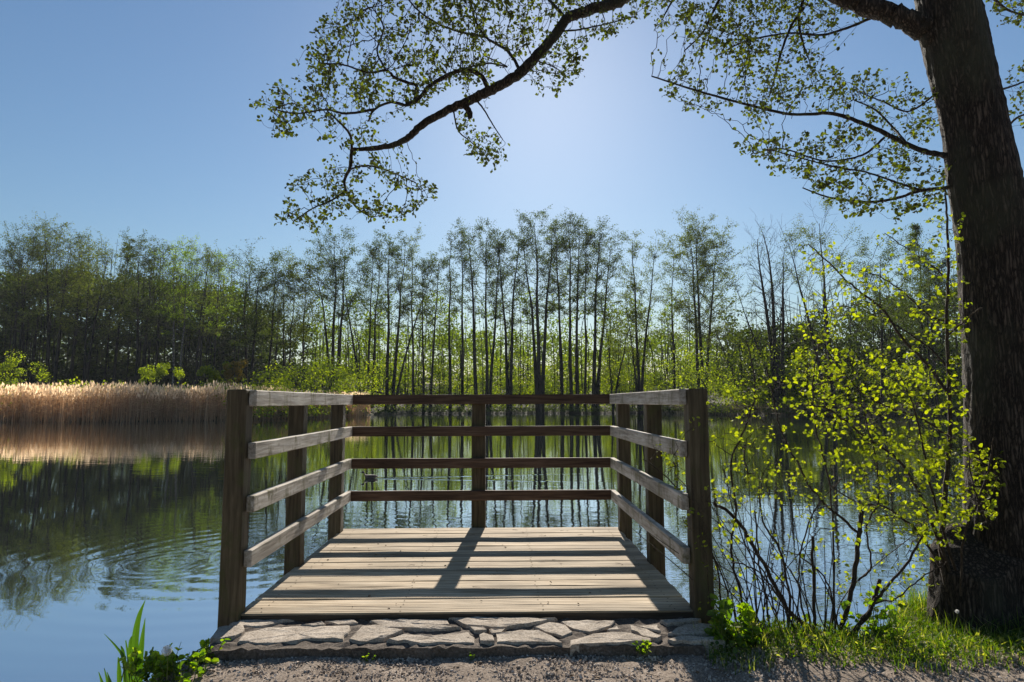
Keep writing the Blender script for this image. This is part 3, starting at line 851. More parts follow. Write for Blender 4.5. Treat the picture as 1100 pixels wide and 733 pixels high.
# ------------------------------------------------------------------ many-stemmed shrub at the water's edge
def c7(a, b): return (760 + a / 2.341, 420 + b / 2.341)
shrub = thing('shrub', (1.36, 3.2, .5), 'sparse many stemmed shrub with cut stubs and thin yellow green leaves beside the railing', 'shrub')
ST7 = [
 ([(328,645),(345,570),(370,470),(380,380),(388,302)], (3.18, 3.22), 3.2, 2.3),
 ([(382,360),(340,320),(300,290),(250,230),(225,180),(190,110),(168,30),(150,-60)], (3.22, 3.50), 1.9, .8),
 ([(340,645),(390,580),(420,520),(434,476)], (3.16, 3.10), 2.6, 1.9),
 ([(320,640),(270,600),(210,560),(170,490),(110,380),(60,310),(15,282)], (3.20, 3.40), 3.2, 1.8),
 ([(268,640),(268,500),(265,368)], (3.20, 3.25), 2.2, 1.5),
 ([(355,635),(400,560),(440,505),(500,440),(548,348)], (3.16, 3.00), 2.2, 1.1),
 ([(312,640),(318,480),(315,330),(300,200),(270,80),(266,-20),(280,-120)], (3.22, 3.40), 1.5, .6),
 ([(200,650),(205,520),(180,400),(140,330),(130,240)], (3.20, 3.30), 1.8, .8),
 ([(120,650),(80,500),(60,400),(70,300),(60,180),(100,80),(120,-10),(100,-120)], (3.22, 3.50), 1.9, .7),
 ([(100,650),(40,560),(25,450),(-20,330),(-90,230),(-160,170)], (3.25, 3.60), 1.6, .6),
 ([(160,650),(150,540),(130,440),(120,300)], (3.20, 3.20), 1.5, .8),
 ([(380,480),(410,440),(400,340),(430,280),(425,180),(400,80),(380,-10)], (3.16, 3.30), 1.3, .6),
 ([(90,650),(60,540),(20,430),(-60,330)], (3.20, 3.30), 1.3, .6),
 ([(240,645),(180,520),(120,450),(60,430)], (3.20, 3.00), 1.3, .6),
 ([(260,645),(230,500),(235,400),(270,300),(330,230)], (3.20, 3.40), 1.4, .6),
 ([(330,600),(300,480),(240,420),(190,400)], (3.18, 3.10), 1.2, .5),
 ([(210,650),(170,560),(150,470),(90,380),(40,200)], (3.25, 3.50), 1.4, .6),
 ([(350,620),(420,540),(480,520),(540,470),(600,430)], (3.16, 2.90), 1.2, .5),
]
rs = np.random.default_rng(5)
skel = []
for pts, d, r0, r1 in ST7:
    P_ = pxpath([c7(a, b) for a, b in pts], d, 6)
    rr = np.linspace(r0 * .8, r1, len(P_)) * 3.2 / FPX
    P_ = P_ + rs.normal(0, .003, P_.shape)
    mb = MB(); tube(mb, P_, rr, 7); mb.build('stem', M_SHRUBBARK, shrub, smooth=True)
    skel.append((P_, -1))
for k in range(36):   # thin whips fanning up and out from the stool
    a = rs.uniform(30, 330); lean = rs.normal(-40, 120); h = rs.uniform(180, 430)
    pts = [(a, 650), (a + lean * .25 + rs.normal(0, 15), 650 - h * .45), (a + lean, 650 - h)]
    P_ = pxpath([c7(*p) for p in pts], (3.2 + rs.normal(0, .05), 3.2 + rs.normal(0, .18)), 6)
    mb = MB(); tube(mb, P_, np.linspace(.0042, .0016, len(P_)), 5); mb.build('stem', M_SHRUBBARK, shrub)
    skel.append((P_, -1))
A = np.concatenate([
    region([c7(*p) for p in [(10,620),(-60,330),(-150,150),(10,0),(200,-60),(300,-140),(420,-60),(440,120),(440,330),(560,360),(600,440),(480,560),(330,610)]], 900, 2.95, 3.7, rs, .3, 60, 14),
    region([c7(*p) for p in [(20,290),(60,170),(130,100),(260,170),(250,260),(120,300)]], 180, 3.1, 3.5, rs, .5, 14, 8)])
pos, par, n0 = grow(skel, A, .035, .30, .05, rs, 90, .38)
rad_, kids = radii(pos, par, .0011)
mb = MB(); twig_mesh(mb, pos, par, rad_, n0, .003); mb.build('twigs', M_SHRUBBARK, shrub)
P, ax = leaf_points(pos, par, rad_, n0, .003, .20, rs, .012, 3)
sel = rs.random(len(P)) < .8
P, ax = P[sel], ax[sel]
mb = MB(); leaves(mb, P, rs.uniform(.010, .028, len(P)), rs, .3, axis=ax * .5, width=.38); mb.build('foliage', M_LEAFS, shrub)
mb = MB()
an = np.linspace(0, 2 * np.pi, 30, endpoint=False)
V = [np.stack([1.30 + (.32 - .2 * t ** 2) * np.cos(an) * (1 + rs.normal(0, .06, 30)), 3.22 + (.13 - .08 * t ** 2) * np.sin(an), CAM_Z - 1.36 + .16 * t + rs.normal(0, .01, 30)], -1) for t in np.linspace(0, 1, 7)]
F = [[i * 30 + j, i * 30 + (j + 1) % 30, (i + 1) * 30 + (j + 1) % 30, (i + 1) * 30 + j] for i in range(6) for j in range(30)] + [[180 + j for j in range(30)]]
mb.add(np.concatenate(V), F); mb.build('root_stool', M_SHRUBBARK, shrub, smooth=True)

# ------------------------------------------------------------------ leafy sapling by the trunk
sap = thing('sapling', (2.25, 3.3, .6), 'slender sapling full of bright yellow green leaves just before the big trunk', 'sapling')
SP = [
 ([(1022,650),(1012,600),(1014,540),(1020,480),(1020,430),(1017,355),(1019,280),(1017,235),(1016,205)], (3.32, 3.46), 3.0, .9),
 ([(1020,425),(995,390),(970,365),(950,335),(930,318),(908,300),(890,282),(868,262)], (3.39, 3.54), 1.9, .6),
 ([(1017,395),(1000,375),(975,358),(955,345),(930,335)], (3.44, 3.74), 1.1, .5),
 ([(1018,345),(1000,340),(975,318),(950,300),(925,290)], (3.44, 3.54), 1.1, .5),
 ([(1018,300),(1000,285),(975,268),(950,250)], (3.44, 3.64), .9, .4),
 ([(1030,640),(1000,560),(970,500),(930,470),(890,440),(860,435)], (3.32, 3.24), 1.9, .6),
 ([(1035,640),(1010,560),(995,500),(985,450),(975,420)], (3.32, 3.14), 1.5, .6),
 ([(1032,640),(1035,580),(1050,540),(1062,505),(1068,470)], (3.24, 3.09), 1.3, .6),
 ([(1010,610),(985,570),(950,545),(920,540),(890,520)], (3.32, 3.14), 1.4, .5),
 ([(1020,470),(990,450),(960,440),(930,425),(905,400)], (3.36, 3.44), 1.3, .5),
 ([(1018,360),(1030,350),(1042,340),(1055,330)], (3.44, 3.14), 1.2, .5),
 ([(1060,560),(1045,520),(1040,480)], (3.14, 3.09), 1.0, .5),
]
skel = []
for pts, d, r0, r1 in SP:
    P_ = pxpath(pts, d, 6)
    P_ = P_ + rs.normal(0, .002, P_.shape)
    mb = MB(); tube(mb, P_, np.linspace(r0, r1, len(P_)) * 3.5 / FPX, 7); mb.build('stem', M_SHRUBBARK, sap, smooth=True)
    skel.append((P_, -1))
A = np.concatenate([
    region([(850,270),(885,250),(920,285),(960,300),(1000,320),(1005,380),(960,380),(915,350),(890,320)], 120, 3.2, 3.75, rs, .8, 14, 8),
    region([(1000,210),(1034,225),(1038,330),(1040,420),(1000,420),(985,300),(940,255)], 170, 3.2, 3.6, rs, .8, 20, 8),
    region([(900,370),(1000,390),(1040,420),(1040,520),(960,520),(900,480),(870,440)], 600, 3.05, 3.65, rs, .75, 44, 9),
    region([(930,470),(1000,450),(1045,470),(1078,490),(1075,540),(1050,575),(1000,590),(940,560),(900,520)], 800, 2.95, 3.45, rs, .75, 46, 9),
    region([(860,320),(905,340),(910,460),(880,500),(850,430)], 150, 3.25, 3.75, rs, .4, 10, 10)])
pos, par, n0 = grow(skel, A, .04, .4, .045, rs, 90, .3)
rad_, kids = radii(pos, par, .0010)
mb = MB(); twig_mesh(mb, pos, par, rad_, n0, .003); mb.build('twigs', M_SHRUBBARK, sap)
P, ax = leaf_points(pos, par, rad_, n0, .0032, .45, rs, .012, 4)
mb = MB(); leaves(mb, P, rs.uniform(.012, .031, len(P)), rs, .35, axis=ax * .5, width=.40); mb.build('foliage', M_LEAFS, sap)

# ------------------------------------------------------------------ far trees
def far_branch(mt, ml, p0, dirv, Lb, r0, r, depth, leafsd, nleaf, lsize, fl):
    n = 4
    P = [p0]; d = dirv / np.linalg.norm(dirv)
    for k in range(n):
        d = d + r.normal(0, .16, 3); d[2] += .06 if depth == 0 else .0
        d /= np.linalg.norm(d); P.append(P[-1] + d * Lb / n)
    P = np.array(P)
    tube(mt, P, np.linspace(r0, max(.011, r0 * .35), n + 1), 3, cap=False)
    if depth < 1:
        for k in range(5):
            t = r.uniform(.3, 1.0); i = min(n - 1, int(t * n)); q = P[i] + (P[i + 1] - P[i]) * (t * n - i)
            dd = (P[i + 1] - P[i]) / np.linalg.norm(P[i + 1] - P[i]) + r.normal(0, .65, 3) * np.array([1, 1, .6])
            far_branch(mt, ml, q, dd, Lb * r.uniform(.3, .6), r0 * .5, r, depth + 1, leafsd, nleaf, lsize, fl)
    m = r.poisson(nleaf * 2.7)
    if m:
        t = r.uniform(.25, 1.05, m) * n; i = np.minimum(n - 1, t.astype(int))
        q = P[i] + (P[i + 1] - P[i]) * (t - i)[:, None] + r.normal(0, leafsd, (m, 3)) * np.array([1, 1, .5])
        ml.append(q)

def far_tree(x_px, top_px, D, label, group, stems=((0, 0, 1),), crown=2.2, start=.45, leaf=0, nleaf=7, nb=26, thick=1.0, bare=False, name='alder_tree', bark=None, tpx=None, seed=0):
    r = np.random.default_rng(1000 + int(x_px * 7) + seed)
    b = at_z(x_px, 430, CAM_Z - .001); bx = wx(x_px, D)
    bz = float(height(np.array([bx]), np.array([D]))[0]) - .1
    H = at(x_px, top_px, D)[2] - bz
    t_ = thing(name, (bx, D, bz), label, 'tree', group)
    if 280 < x_px < 770: nleaf = nleaf * 1.25
    elif x_px > 870: nleaf = nleaf * 1.7; crown = crown * 1.2
    mt, mbr, ml = MB(), MB(), []
    for (off, lean, hs) in stems:
        n = 9; Hs = H * hs
        s = np.linspace(0, 1, n)
        wob = np.cumsum(r.normal(0, .15, (n, 2)), 0) * np.sqrt(Hs / 20)
        px_l = lean * D / FPX
        P = np.stack([bx + off * D / FPX + px_l * s ** 1.25 + wob[:, 0] * s, D + r.normal(0, .3) + wob[:, 1] * s, bz + Hs * s], -1)
        P = smooth_path(P, 3)
        r0 = (.0102 * Hs + .04) * thick * (1 if hs > .8 else .8)
        rr = r0 * (1.0 - np.linspace(0, 1, len(P)) ** 1.2 * .90); rr[0] *= 1.35
        tube(mt, P, rr, 7)
        m = len(P)
        for k in range(nb):
            f = start + (1 - start) * (k + r.random()) / nb
            i = min(m - 2, int(f * (m - 1))); q = P[i] + (P[i + 1] - P[i]) * (f * (m - 1) - i)
            u = (f - start) / (1 - start)
            prof = (.40 + 1.15 * math.sin(min(1, u * 1.05 + .12) * math.pi * .80)) if not name.startswith('larch') else 1.25 - u
            az = r.uniform(0, 2 * np.pi); el = R(r.uniform(12, 38) + 30 * u)
            d = np.array([math.cos(az) * math.cos(el), math.sin(az) * math.cos(el), math.sin(el)])
            far_branch(mbr, ml, q, d, max(.5, 1.35 * crown * prof * r.uniform(.65, 1.15)), max(.018, rr[i] * .27), r, 0, .28, 0 if bare and r.random() < .75 else nleaf, .2, .3)
        for k in range(3):     # dead snags and epicormic shoots low on the stem
            f = r.uniform(.12, start); i = int(f * (m - 1)); az = r.uniform(0, 2 * np.pi)
            far_branch(mbr, ml, P[i], np.array([math.cos(az), math.sin(az), .3]), r.uniform(.6, 1.6), .03, r, 1, .25, 2, .2, .3)
    mt.build('trunk', bark or M_FARBARK, t_, smooth=True)
    if ml:
        q = np.concatenate(ml); quads(mbr, q, r.uniform(.11, .25, len(q)) * (D / 100) ** .8, r, .25, mi=1)
    mbr.build('crown', [M_FARBARK, M_FARLEAF[leaf]], t_)
    return t_
GC = 'alders along the far shore'; GL = 'trees behind the reed bed'; GR = 'trees on the right-hand shore'
# x, top y, depth, label, group, stems (dx px, lean px, height share), crown, start, leaf, nleaf, nb, thick
LX = 'left'
T = [
 (12, 272, 82, 'dark tree at the left edge of the picture behind the yellow bush', GL, ((0,-2,1),(5,4,.92)), 2.6, .42, 0, 12, 30, 1.0),
 (30, 266, 84, 'leaning dark tree behind the reed bed, next to the leftmost tree', GL, ((0,8,1),(-6,-6,.95)), 2.6, .45, 0, 12, 30, 1.0),
 (50, 262, 83, 'tallest broad olive crowned tree above the left end of the reed bed', GL, ((0,-6,1),(7,4,.97)), 2.8, .45, 1, 12, 32, 1.15),
 (74, 271, 86, 'olive crowned tree just right of the tallest broad crown above the reeds', GL, ((0,6,1),), 2.7, .4, 1, 12, 30, .9),
 (92, 280, 82, 'tree leaning right behind the reeds, left of the pointed conifer top', GL, ((0,14,1),(-3,-5,.9)), 2.6, .35, 1, 12, 28, 1.0),
 (146, 274, 83, 'dense dark tree right of the pointed conifer behind the reeds', GL, ((0,-4,1),(6,5,.93)), 2.7, .35, 0, 13, 30, 1.1),
 (166, 275, 85, 'straight dark tree between the pointed conifer and the pale birch trunks', GL, ((0,2,1),), 2.6, .4, 0, 13, 30, 1.0),
 (208, 279, 84, 'bushy olive tree standing just right of the pale birch trunks', GL, ((0,3,1),(5,9,.92)), 2.5, .38, 1, 11, 28, 1.0),
 (228, 288, 86, 'paler sunlit tree rising over the right end of the reed bed', GL, ((0,4,1),), 2.3, .4, 2, 9, 26, .8),
 (262, 287, 90, 'dark round topped tree straight above the left front railing post', GC, ((0,-2,1),(6,5,.95)), 2.6, .4, 0, 12, 28, 1.0),
 (287, 289, 94, 'dark tree with close crown just right of the left front railing post', GC, ((0,2,1),), 2.5, .38, 0, 12, 28, .9),
 (305, 294, 97, 'lower shaded tree above the middle of the left railing', GC, ((0,-5,1),(4,4,.9)), 2.4, .4, 1, 10, 26, .8),
 (326, 291, 99, 'olive tree with a thin bent stem above the left railing', GC, ((0,-3,1),), 2.3, .4, 1, 10, 26, .75),
 (358, 263, 101, 'tall forked tree left of the railing corner, its crown widest of its neighbours', GC, ((0,-4,1),(4,5,.97),(-3,-14,.85)), 2.6, .5, 0, 9, 26, 1.1),
 (389, 290, 101, 'tree whose lower trunk leans sharply left above the back left railing corner', GC, ((0,-24,1),), 1.9, .55, 0, 7, 22, .9),
 (396, 270, 102, 'slim pair of close parallel trunks right of the sharply left leaning tree', GC, ((0,-4,.98),(4,4,1)), 1.8, .5, 0, 8, 24, .8),
 (418, 263, 101, 'tall pair of straight touching trunks with layered crown left of the centre post', GC, ((-2,-2,1),(4,8,.98)), 2.1, .48, 0, 9, 26, 1.0),
 (424, 284, 102, 'thin tree leaning strongly right across its straight twin trunked neighbour', GC, ((0,36,1),), 1.7, .6, 0, 8, 20, .75),
 (444, 266, 103, 'single slender trunk directly behind the strongly right leaning thin tree', GC, ((0,-4,1),), 1.9, .5, 1, 8, 24, .75),
 (457, 282, 102, 'short twin trunks with a small narrow crown, lowest of the central row', GC, ((-2,3,.96),(5,10,1)), 1.6, .55, 0, 7, 20, .8),
 (484, 262, 101, 'lone pole thin trunk with bare broken tip left of the centre post', GC, ((0,-3,1),), 1.2, .5, 0, 5, 22, .85),
 (497, 252, 103, 'tall thin tree between the bare tipped pole and the centre post', GC, ((0,-6,1),), 2.0, .55, 0, 9, 24, .8),
 (512, 254, 101, 'tall slightly left leaning tree directly above the centre railing post', GC, ((0,-11,1),), 2.0, .52, 0, 9, 24, .95),
 (523, 255, 102, 'tall straight tree immediately right of the centre railing post', GC, ((0,4,1),(3,10,.94)), 2.1, .5, 0, 9, 26, .9),
 (546, 258, 101, 'tree forking into two upright limbs right of the centre post', GC, ((0,-8,.97),(2,6,1)), 2.0, .5, 0, 9, 24, 1.0),
 (580, 242, 100, 'thickest and tallest central trunk, forking high above the back rail', GC, ((0,2,1),(2,12,.95),(-2,-12,.9)), 2.5, .5, 0, 10, 28, 1.12),
 (604, 244, 102, 'tall straight trunk just right of the thickest central tree', GC, ((0,-6,1),), 2.2, .5, 1, 10, 26, .85),
 (616, 245, 101, 'close pair of tall trunks sharing one dense crown right of the thickest tree', GC, ((-2,-4,1),(4,2,.97)), 2.4, .48, 0, 11, 28, .95),
 (628, 250, 103, 'thin trunk squeezed beside the close pair with dense crown', GC, ((0,4,1),), 2.0, .5, 1, 9, 24, .7),
 (637, 252, 101, 'tall trunk splitting in a narrow fork above the right end of the back rail', GC, ((0,6,1),(3,20,.92)), 2.3, .5, 0, 9, 26, 1.05),
 (658, 338, 100, 'short crooked dark tree beneath the tall ones at the back right railing corner', GC, ((0,-4,.9),(0,22,1)), 1.6, .35, 1, 5, 18, 1.0),
 (687, 260, 102, 'open forked tree with sparse twigs over the back right railing corner', GC, ((0,-4,1),(1,20,.95),(-1,-14,.7)), 2.0, .42, 1, 6, 26, .95),
 (724, 268, 103, 'slim pale crowned tree between the open forked tree and the big round one', GC, ((0,6,1),), 1.9, .4, 1, 8, 24, .65),
 (753, 251, 96, 'big tree with a dense round olive crown above the right railing', GC, ((-2,-6,.96),(2,2,1),(4,16,.9)), 3.1, .38, 1, 14, 34, 1.05),
 (798, 356, 92, 'broken topped snag with bare arms just right of the right front post', GR, ((0,-3,1),(0,-26,1.12)), 1.3, .5, 1, 3, 12, 1.2),
 (838, 249, 86, 'tall leafless dead looking tree with many fine bare twigs', GR, ((0,-2,1),(-3,-20,.96),(2,10,.85)), 2.0, .35, 0, 3, 30, 1.3),
 (836, 306, 85, 'thin trunk leaning left across the foot of the leafless tree', GR, ((0,-46,1),), 1.6, .45, 1, 6, 20, .9),
 (894, 240, 80, 'birch like tree with leaning trunk and drooping dense crown right of the leafless tree', GR, ((-2,-34,.9),(4,-12,1)), 2.3, .4, 1, 13, 30, 1.0),
 (948, 276, 80, 'dark tree with rounded crown seen through the sapling leaves', GR, ((0,4,1),), 2.3, .4, 0, 11, 28, .95),
 (1008, 290, 80, 'shaded tree seen just left of the big near trunk', GR, ((0,4,1),(-6,-6,.95)), 2.4, .35, 0, 12, 28, .9),
]
for a in T:
    x, ty, D, lab, grp, st, cw, start, lf, nl, nbr, th = a
    if grp == GL: D += 36; cw *= 1.38      # far enough back for the low sun to clear them and reach the reeds
    far_tree(x, ty, D, lab, grp, st, cw, start, lf, nl, nbr, th, bare='leafless' in lab)
far_tree(188, 277, 119, 'tree with two pale birch trunks catching light behind the reeds', GL, ((-3,-2,.97),(4,3,1)), 3.1, .42, 2, 10, 26, .75, name='birch_tree', bark=M_PALEBARK)
far_tree(120, 262, 124, 'pointed conifer whose narrow top rises above the trees behind the reeds', GL, ((0,0,1),), 2.7, .3, 0, 14, 44, .9, name='larch_tree')
far_tree(996, 246, 84, 'narrow layered conifer rising left of the big near trunk', GR, ((0,0,1),), 2.2, .3, 0, 11, 40, .8, name='larch_tree')

# the wood behind reads as one mass
rw = np.random.default_rng(77)
def mass(name, label, mats, blobs, trunks, size, per, pick=None):
    mb = MB()
    for (x, y, zb, zt, rx) in trunks:
        P = np.array([(x, y, zb), (x + rw.normal(0, .4), y, (zb + zt) / 2), (x + rw.normal(0, .9), y, zt)])
        tube(mb, smooth_path(P, 3), np.linspace(rx, rx * .25, 7), 5, mi=1)
    Q = [[], []]
    for (x, y, z, sx_, sz, *fr) in blobs:
        m = int(per * fr[0]) if fr else per
        d = rw.normal(0, 1, (m, 3)); d /= np.linalg.norm(d, axis=1)[:, None]; d *= rw.uniform(.2, 1.25, (m, 1)) ** .6
        Q[1 if pick and pick(x, y) else 0].append(np.array([x, y, z]) + d * np.array([sx_, sx_, sz]))
    for k, q in enumerate(Q):
        if not q: continue
        q = np.concatenate(q); q = q[q[:, 2] > .3]
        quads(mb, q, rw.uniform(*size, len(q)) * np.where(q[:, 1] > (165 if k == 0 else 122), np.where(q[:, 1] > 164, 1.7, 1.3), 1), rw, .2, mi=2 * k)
    return tag(mb.build(name, mats), label, kind='stuff')
def prof(px):   # top of the wood in photo pixels
    return np.interp(px, [-200, 0, 60, 240, 275, 310, 400, 560, 640, 700, 800, 880, 960, 1060, 1300], [285, 288, 280, 300, 318, 345, 348, 352, 356, 356, 350, 330, 312, 300, 300])
bl, tr = [], []
def edge_px(px): return 285 < px < 790
for _ in range(2600):
    px = rw.uniform(-220, 1320); u = rw.random() ** .8
    if edge_px(px):
        if rw.random() > .62: continue
        D = rw.uniform(128, 168)
    else:
        D = rw.uniform(130, 160) if px < 790 else rw.uniform(92, 120)
    zt = at(px, prof(px), D)[2]; x = wx(px, D)
    k = 1.3 if px < 285 else 1.0
    bl.append((x, D, 1 + (zt - 2.5 * k) * u, k * rw.uniform(1.4, 2.8), k * rw.uniform(.9, 1.9)))
for _ in range(750):
    px = rw.uniform(-220, 290); D = rw.uniform(128, 158); zt = at(px, prof(px), D)[2]
    bl.append((wx(px, D), D, 2 + (zt - 5) * rw.random(), rw.uniform(2, 3.6), rw.uniform(1.2, 2.5)))
for _ in range(900):
    px = rw.uniform(-220, 1320); D = rw.uniform(125, 160) if edge_px(px) else rw.uniform(128, 158) if px < 790 else rw.uniform(94, 122)
    x = wx(px, D); bl.append((x, D, float(height(np.array([x]), np.array([D]))[0]) + rw.uniform(.2, 4.5), rw.uniform(1.5, 2.8), rw.uniform(1., 2.)))
for _ in range(420):
    px = rw.uniform(-220, 1320); D = rw.uniform(108, 145) if edge_px(px) else rw.uniform(124, 155) if px < 790 else rw.uniform(92, 120)
    zt = at(px, prof(px) - rw.uniform(0, 30), D)[2]
    tr.append((wx(px, D), D, .4, zt, rw.uniform(.07, .18)))
for _ in range(70):
    px = rw.uniform(330, 800); D = rw.uniform(116, 140); x = wx(px, D); zt = at(px, prof(px) - rw.uniform(5, 45), D)[2]
    tr.append((x, D, .4, zt, rw.uniform(.06, .12)))
    for k in range(6): bl.append((x + rw.normal(0, .8), D, zt - rw.uniform(0, 8), rw.uniform(1.3, 2.2), rw.uniform(.9, 1.6), .22))
for _ in range(420):
    px = rw.uniform(-220, 1320); D = rw.uniform(172, 205) if edge_px(px) else rw.uniform(165, 190) if px < 790 else rw.uniform(124, 150)
    x = wx(px, D); zb = float(height(np.array([x]), np.array([D]))[0]); zt = at(px, max(prof(px), 352) + 14, D)[2]
    bl.append((x, D, zb + max(.5, zt - zb) * rw.random(), rw.uniform(2.5, 4.5), rw.uniform(1.5, 2.6)))
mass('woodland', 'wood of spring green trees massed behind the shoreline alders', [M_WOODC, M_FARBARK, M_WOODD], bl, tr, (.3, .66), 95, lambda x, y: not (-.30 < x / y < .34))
bl = []
for _ in range(1500):
    px = rw.uniform(250, 1300) if rw.random() < .85 else rw.uniform(-220, 250)
    yf = float(y_far(np.array([wx(px, 100)]))[0])
    D = yf + (rw.uniform(2, 22) if px < 800 else rw.uniform(2, 16))
    hgt = np.interp(px, [-220, 250, 330, 420, 800, 900, 1300], [2.5, 3, 6, 9, 9, 6, 5])
    bl.append((wx(px, D), D, .6 + hgt * rw.random() ** 1.5, rw.uniform(.8, 2.0), rw.uniform(.6, 1.5)))
mass('undergrowth', 'bright yellow green undergrowth glowing between the far trunks', [M_UNDER, M_FARBARK], bl, [], (.14, .36), 80)
# low dark bank vegetation at the far waterline
bl = []
for _ in range(420):
    x = rw.uniform(-26, 62); yf = float(y_far(np.array([x]))[0])
    bl.append((x, yf - rw.uniform(.0, 1.2), rw.uniform(.2, .9), rw.uniform(.6, 1.3), rw.uniform(.2, .55)))
mass('bank_vegetation', 'low dark plants overhanging the waterline of the far shore', [M_FARLEAF[0], M_FARBARK], bl, [], (.12, .3), 34)

def far_bush(px, py, w, h, D, mat, label, name='bush'):
    b = np.array([wx(px, D), D, .3]); zc = at(px, py, D)[2]
    t_ = thing(name, b, label, 'bush')
    r = np.random.default_rng(int(px)); mb = MB(); ms = MB()
    for k in range(9):
        tip = np.array([b[0] + r.normal(0, w * .6), D + r.normal(0, w * .4), zc + h * r.uniform(-.2, .7)])
        tube(ms, smooth_path([b, (b + tip) / 2 + r.normal(0, .2, 3), tip], 3), np.linspace(.05, .015, 7), 4)
    for k in range(16):
        c = np.array([b[0], D, zc - h * .3]) + r.normal(0, 1, 3) * np.array([w * .5, w * .4, h * .42])
        q = 170; d = r.normal(0, 1, (q, 3)); d /= np.linalg.norm(d, axis=1)[:, None]; d *= r.uniform(.1, 1, (q, 1)) ** .5
        quads(mb, c + d * np.array([w, w, h]) * r.uniform(.22, .45), r.uniform(.10, .24, q), r, .2)
    ms.build('stems', M_FARBARK, t_); mb.build('foliage', mat, t_)
far_bush(8, 396, 2.9, 2.2, 74, M_UNDER, 'rounded bright green bush behind the left end of the reeds')
far_bush(165, 396, 1.9, 1.8, 78, M_UNDER, 'light green bush peeping over the middle of the reed bed')
far_bush(252, 397, 1.4, 1.6, 76, M_ORANGE, 'rusty orange tinted bush behind the right end of the reeds')
far_bush(230, 398, 1.6, 1.5, 77, M_UNDER, 'pale green bush just left of the rusty orange one')

# ------------------------------------------------------------------ reed bed
def reeds(name, label, x0, x1, dfun, n, hfun, plume=True, mats=None):
    mb = MB()
    x = rw.uniform(x0, x1, n); y = dfun(x) + rw.uniform(0, 6, n) ** 1.2
    h = hfun(x) * rw.uniform(.72, 1.10, n) * (1 + .05 * np.sin(x * 1.7 + 1) + .05 * np.sin(x * .61) + .04 * np.sin(x * 4.3 + y)) * (1 - .0 * x)
    lean = rw.normal(0, .16, (n, 2)); w = rw.uniform(.012, .03, n)
    az = rw.uniform(0, np.pi, n); ux, uy = np.cos(az) * w, np.sin(az) * w
    bz = np.full(n, -.1)
    def pt(f, s): return np.stack([x + lean[:, 0] * f ** 2 * h * .5 + s * ux * (1 - f * .7), y + lean[:, 1] * f ** 2 * h * .5 + s * uy * (1 - f * .7), bz + h * f], -1)
    V = np.stack([pt(0, -1), pt(0, 1), pt(.55, 1), pt(1, 1), pt(1, -1), pt(.55, -1)], 1)
    k = np.arange(n)[:, None] * 6
    mb.add(V.reshape(-1, 3), np.concatenate([k + np.array([[0, 1, 2, 5]]), k + np.array([[5, 2, 3, 4]])]), 0)
    # leaf blades hanging off the stems
    m = n * 2
    i = rw.integers(0, n, m); f = rw.uniform(.3, .95, m)
    base = np.stack([x[i] + lean[i, 0] * f ** 2 * h[i] * .5, y[i] + lean[i, 1] * f ** 2 * h[i] * .5, bz[i] + h[i] * f], -1)
    dr = rw.normal(0, 1, (m, 3)); dr[:, 2] = np.abs(dr[:, 2]) * .6; dr /= np.linalg.norm(dr, axis=1)[:, None]
    tip = base + dr * rw.uniform(.25, .55, (m, 1)); up = np.array([0, 0, .03])
    mb.add(np.stack([base - up, base + up, tip], 1).reshape(-1, 3), np.arange(m)[:, None] * 3 + np.array([[0, 1, 2]]), 0)
    if plume:
        sel = rw.random(n) < .75; tp = pt(1, 0)[sel]; q = len(tp)
        a = rw.normal(0, .06, (q, 2)); hh = rw.uniform(.25, .50, q); ww = rw.uniform(.04, .085, q)
        top = tp + np.stack([a[:, 0], a[:, 1], hh], -1); midp = (tp + top) / 2
        az = rw.uniform(0, np.pi, q); o = np.stack([np.cos(az) * ww, np.sin(az) * ww, 0 * ww], -1)
        mb.add(np.stack([tp, midp + o, top, midp - o], 1).reshape(-1, 3), np.arange(q)[:, None] * 4 + np.array([[0, 1, 2, 3]]), 1)
    return tag(mb.build(name, mats or [M_REED, M_PLUME]), label, kind='stuff')
def reed_front(x): return y_far(x) - 1.5
reeds('reed_bed', 'bed of dry tawny reeds with pale plumes along the left shore', -75, -19, lambda x: np.minimum(y_far(x) - 1.0, 85), 17000, lambda x: 3.15 - .35 * sstep(-30, -20, x))
reeds('sedge_fringe', 'thin dark dry sedge along the right-hand far bank', 24, 60, lambda x: y_far(x) - 1.5, 4500, lambda x: 1.5 + 0 * x, plume=False, mats=[M_SEDGE, M_SEDGE])

# ------------------------------------------------------------------ near bank plants
rg = np.random.default_rng(21)
n = 30000
x = rg.uniform(.88, 4.2, n); y = rg.uniform(2.6, 4.0, n)
edge = 2.71 + .035 * np.sin(x * 6) + .03 * np.sin(x * 17)
keep = (y > edge - rg.exponential(.03, n)) & (y < y_near(x) + .06) & (rg.random(n) < np.clip(.35 + (y - edge) * 2.2, 0, 1))
x, y = x[keep], y[keep]; n = len(x)
z = height(x, y) - .005
h = rg.uniform(.025, .10, n) * (1 + .9 * sstep(1.9, 2.5, x) * sstep(3.0, 3.25, y)); w = rg.uniform(.0015, .0035, n)
az = rg.uniform(0, 2 * np.pi, n); ln = rg.uniform(.1, .9, n) * h; laz = rg.uniform(0, 2 * np.pi, n)
ox, oy = np.cos(az) * w, np.sin(az) * w; lx, ly = np.cos(laz) * ln, np.sin(laz) * ln
def gp(f, s): return np.stack([x + lx * f ** 2 + s * ox * (1 - f * .8), y + ly * f ** 2 + s * oy * (1 - f * .8), z + h * (f - .25 * f ** 2 * (ln / h))], -1)
V = np.stack([gp(0, -1), gp(0, 1), gp(.5, 1), gp(.5, -1), gp(1, 0)], 1)
k = np.arange(n)[:, None] * 5
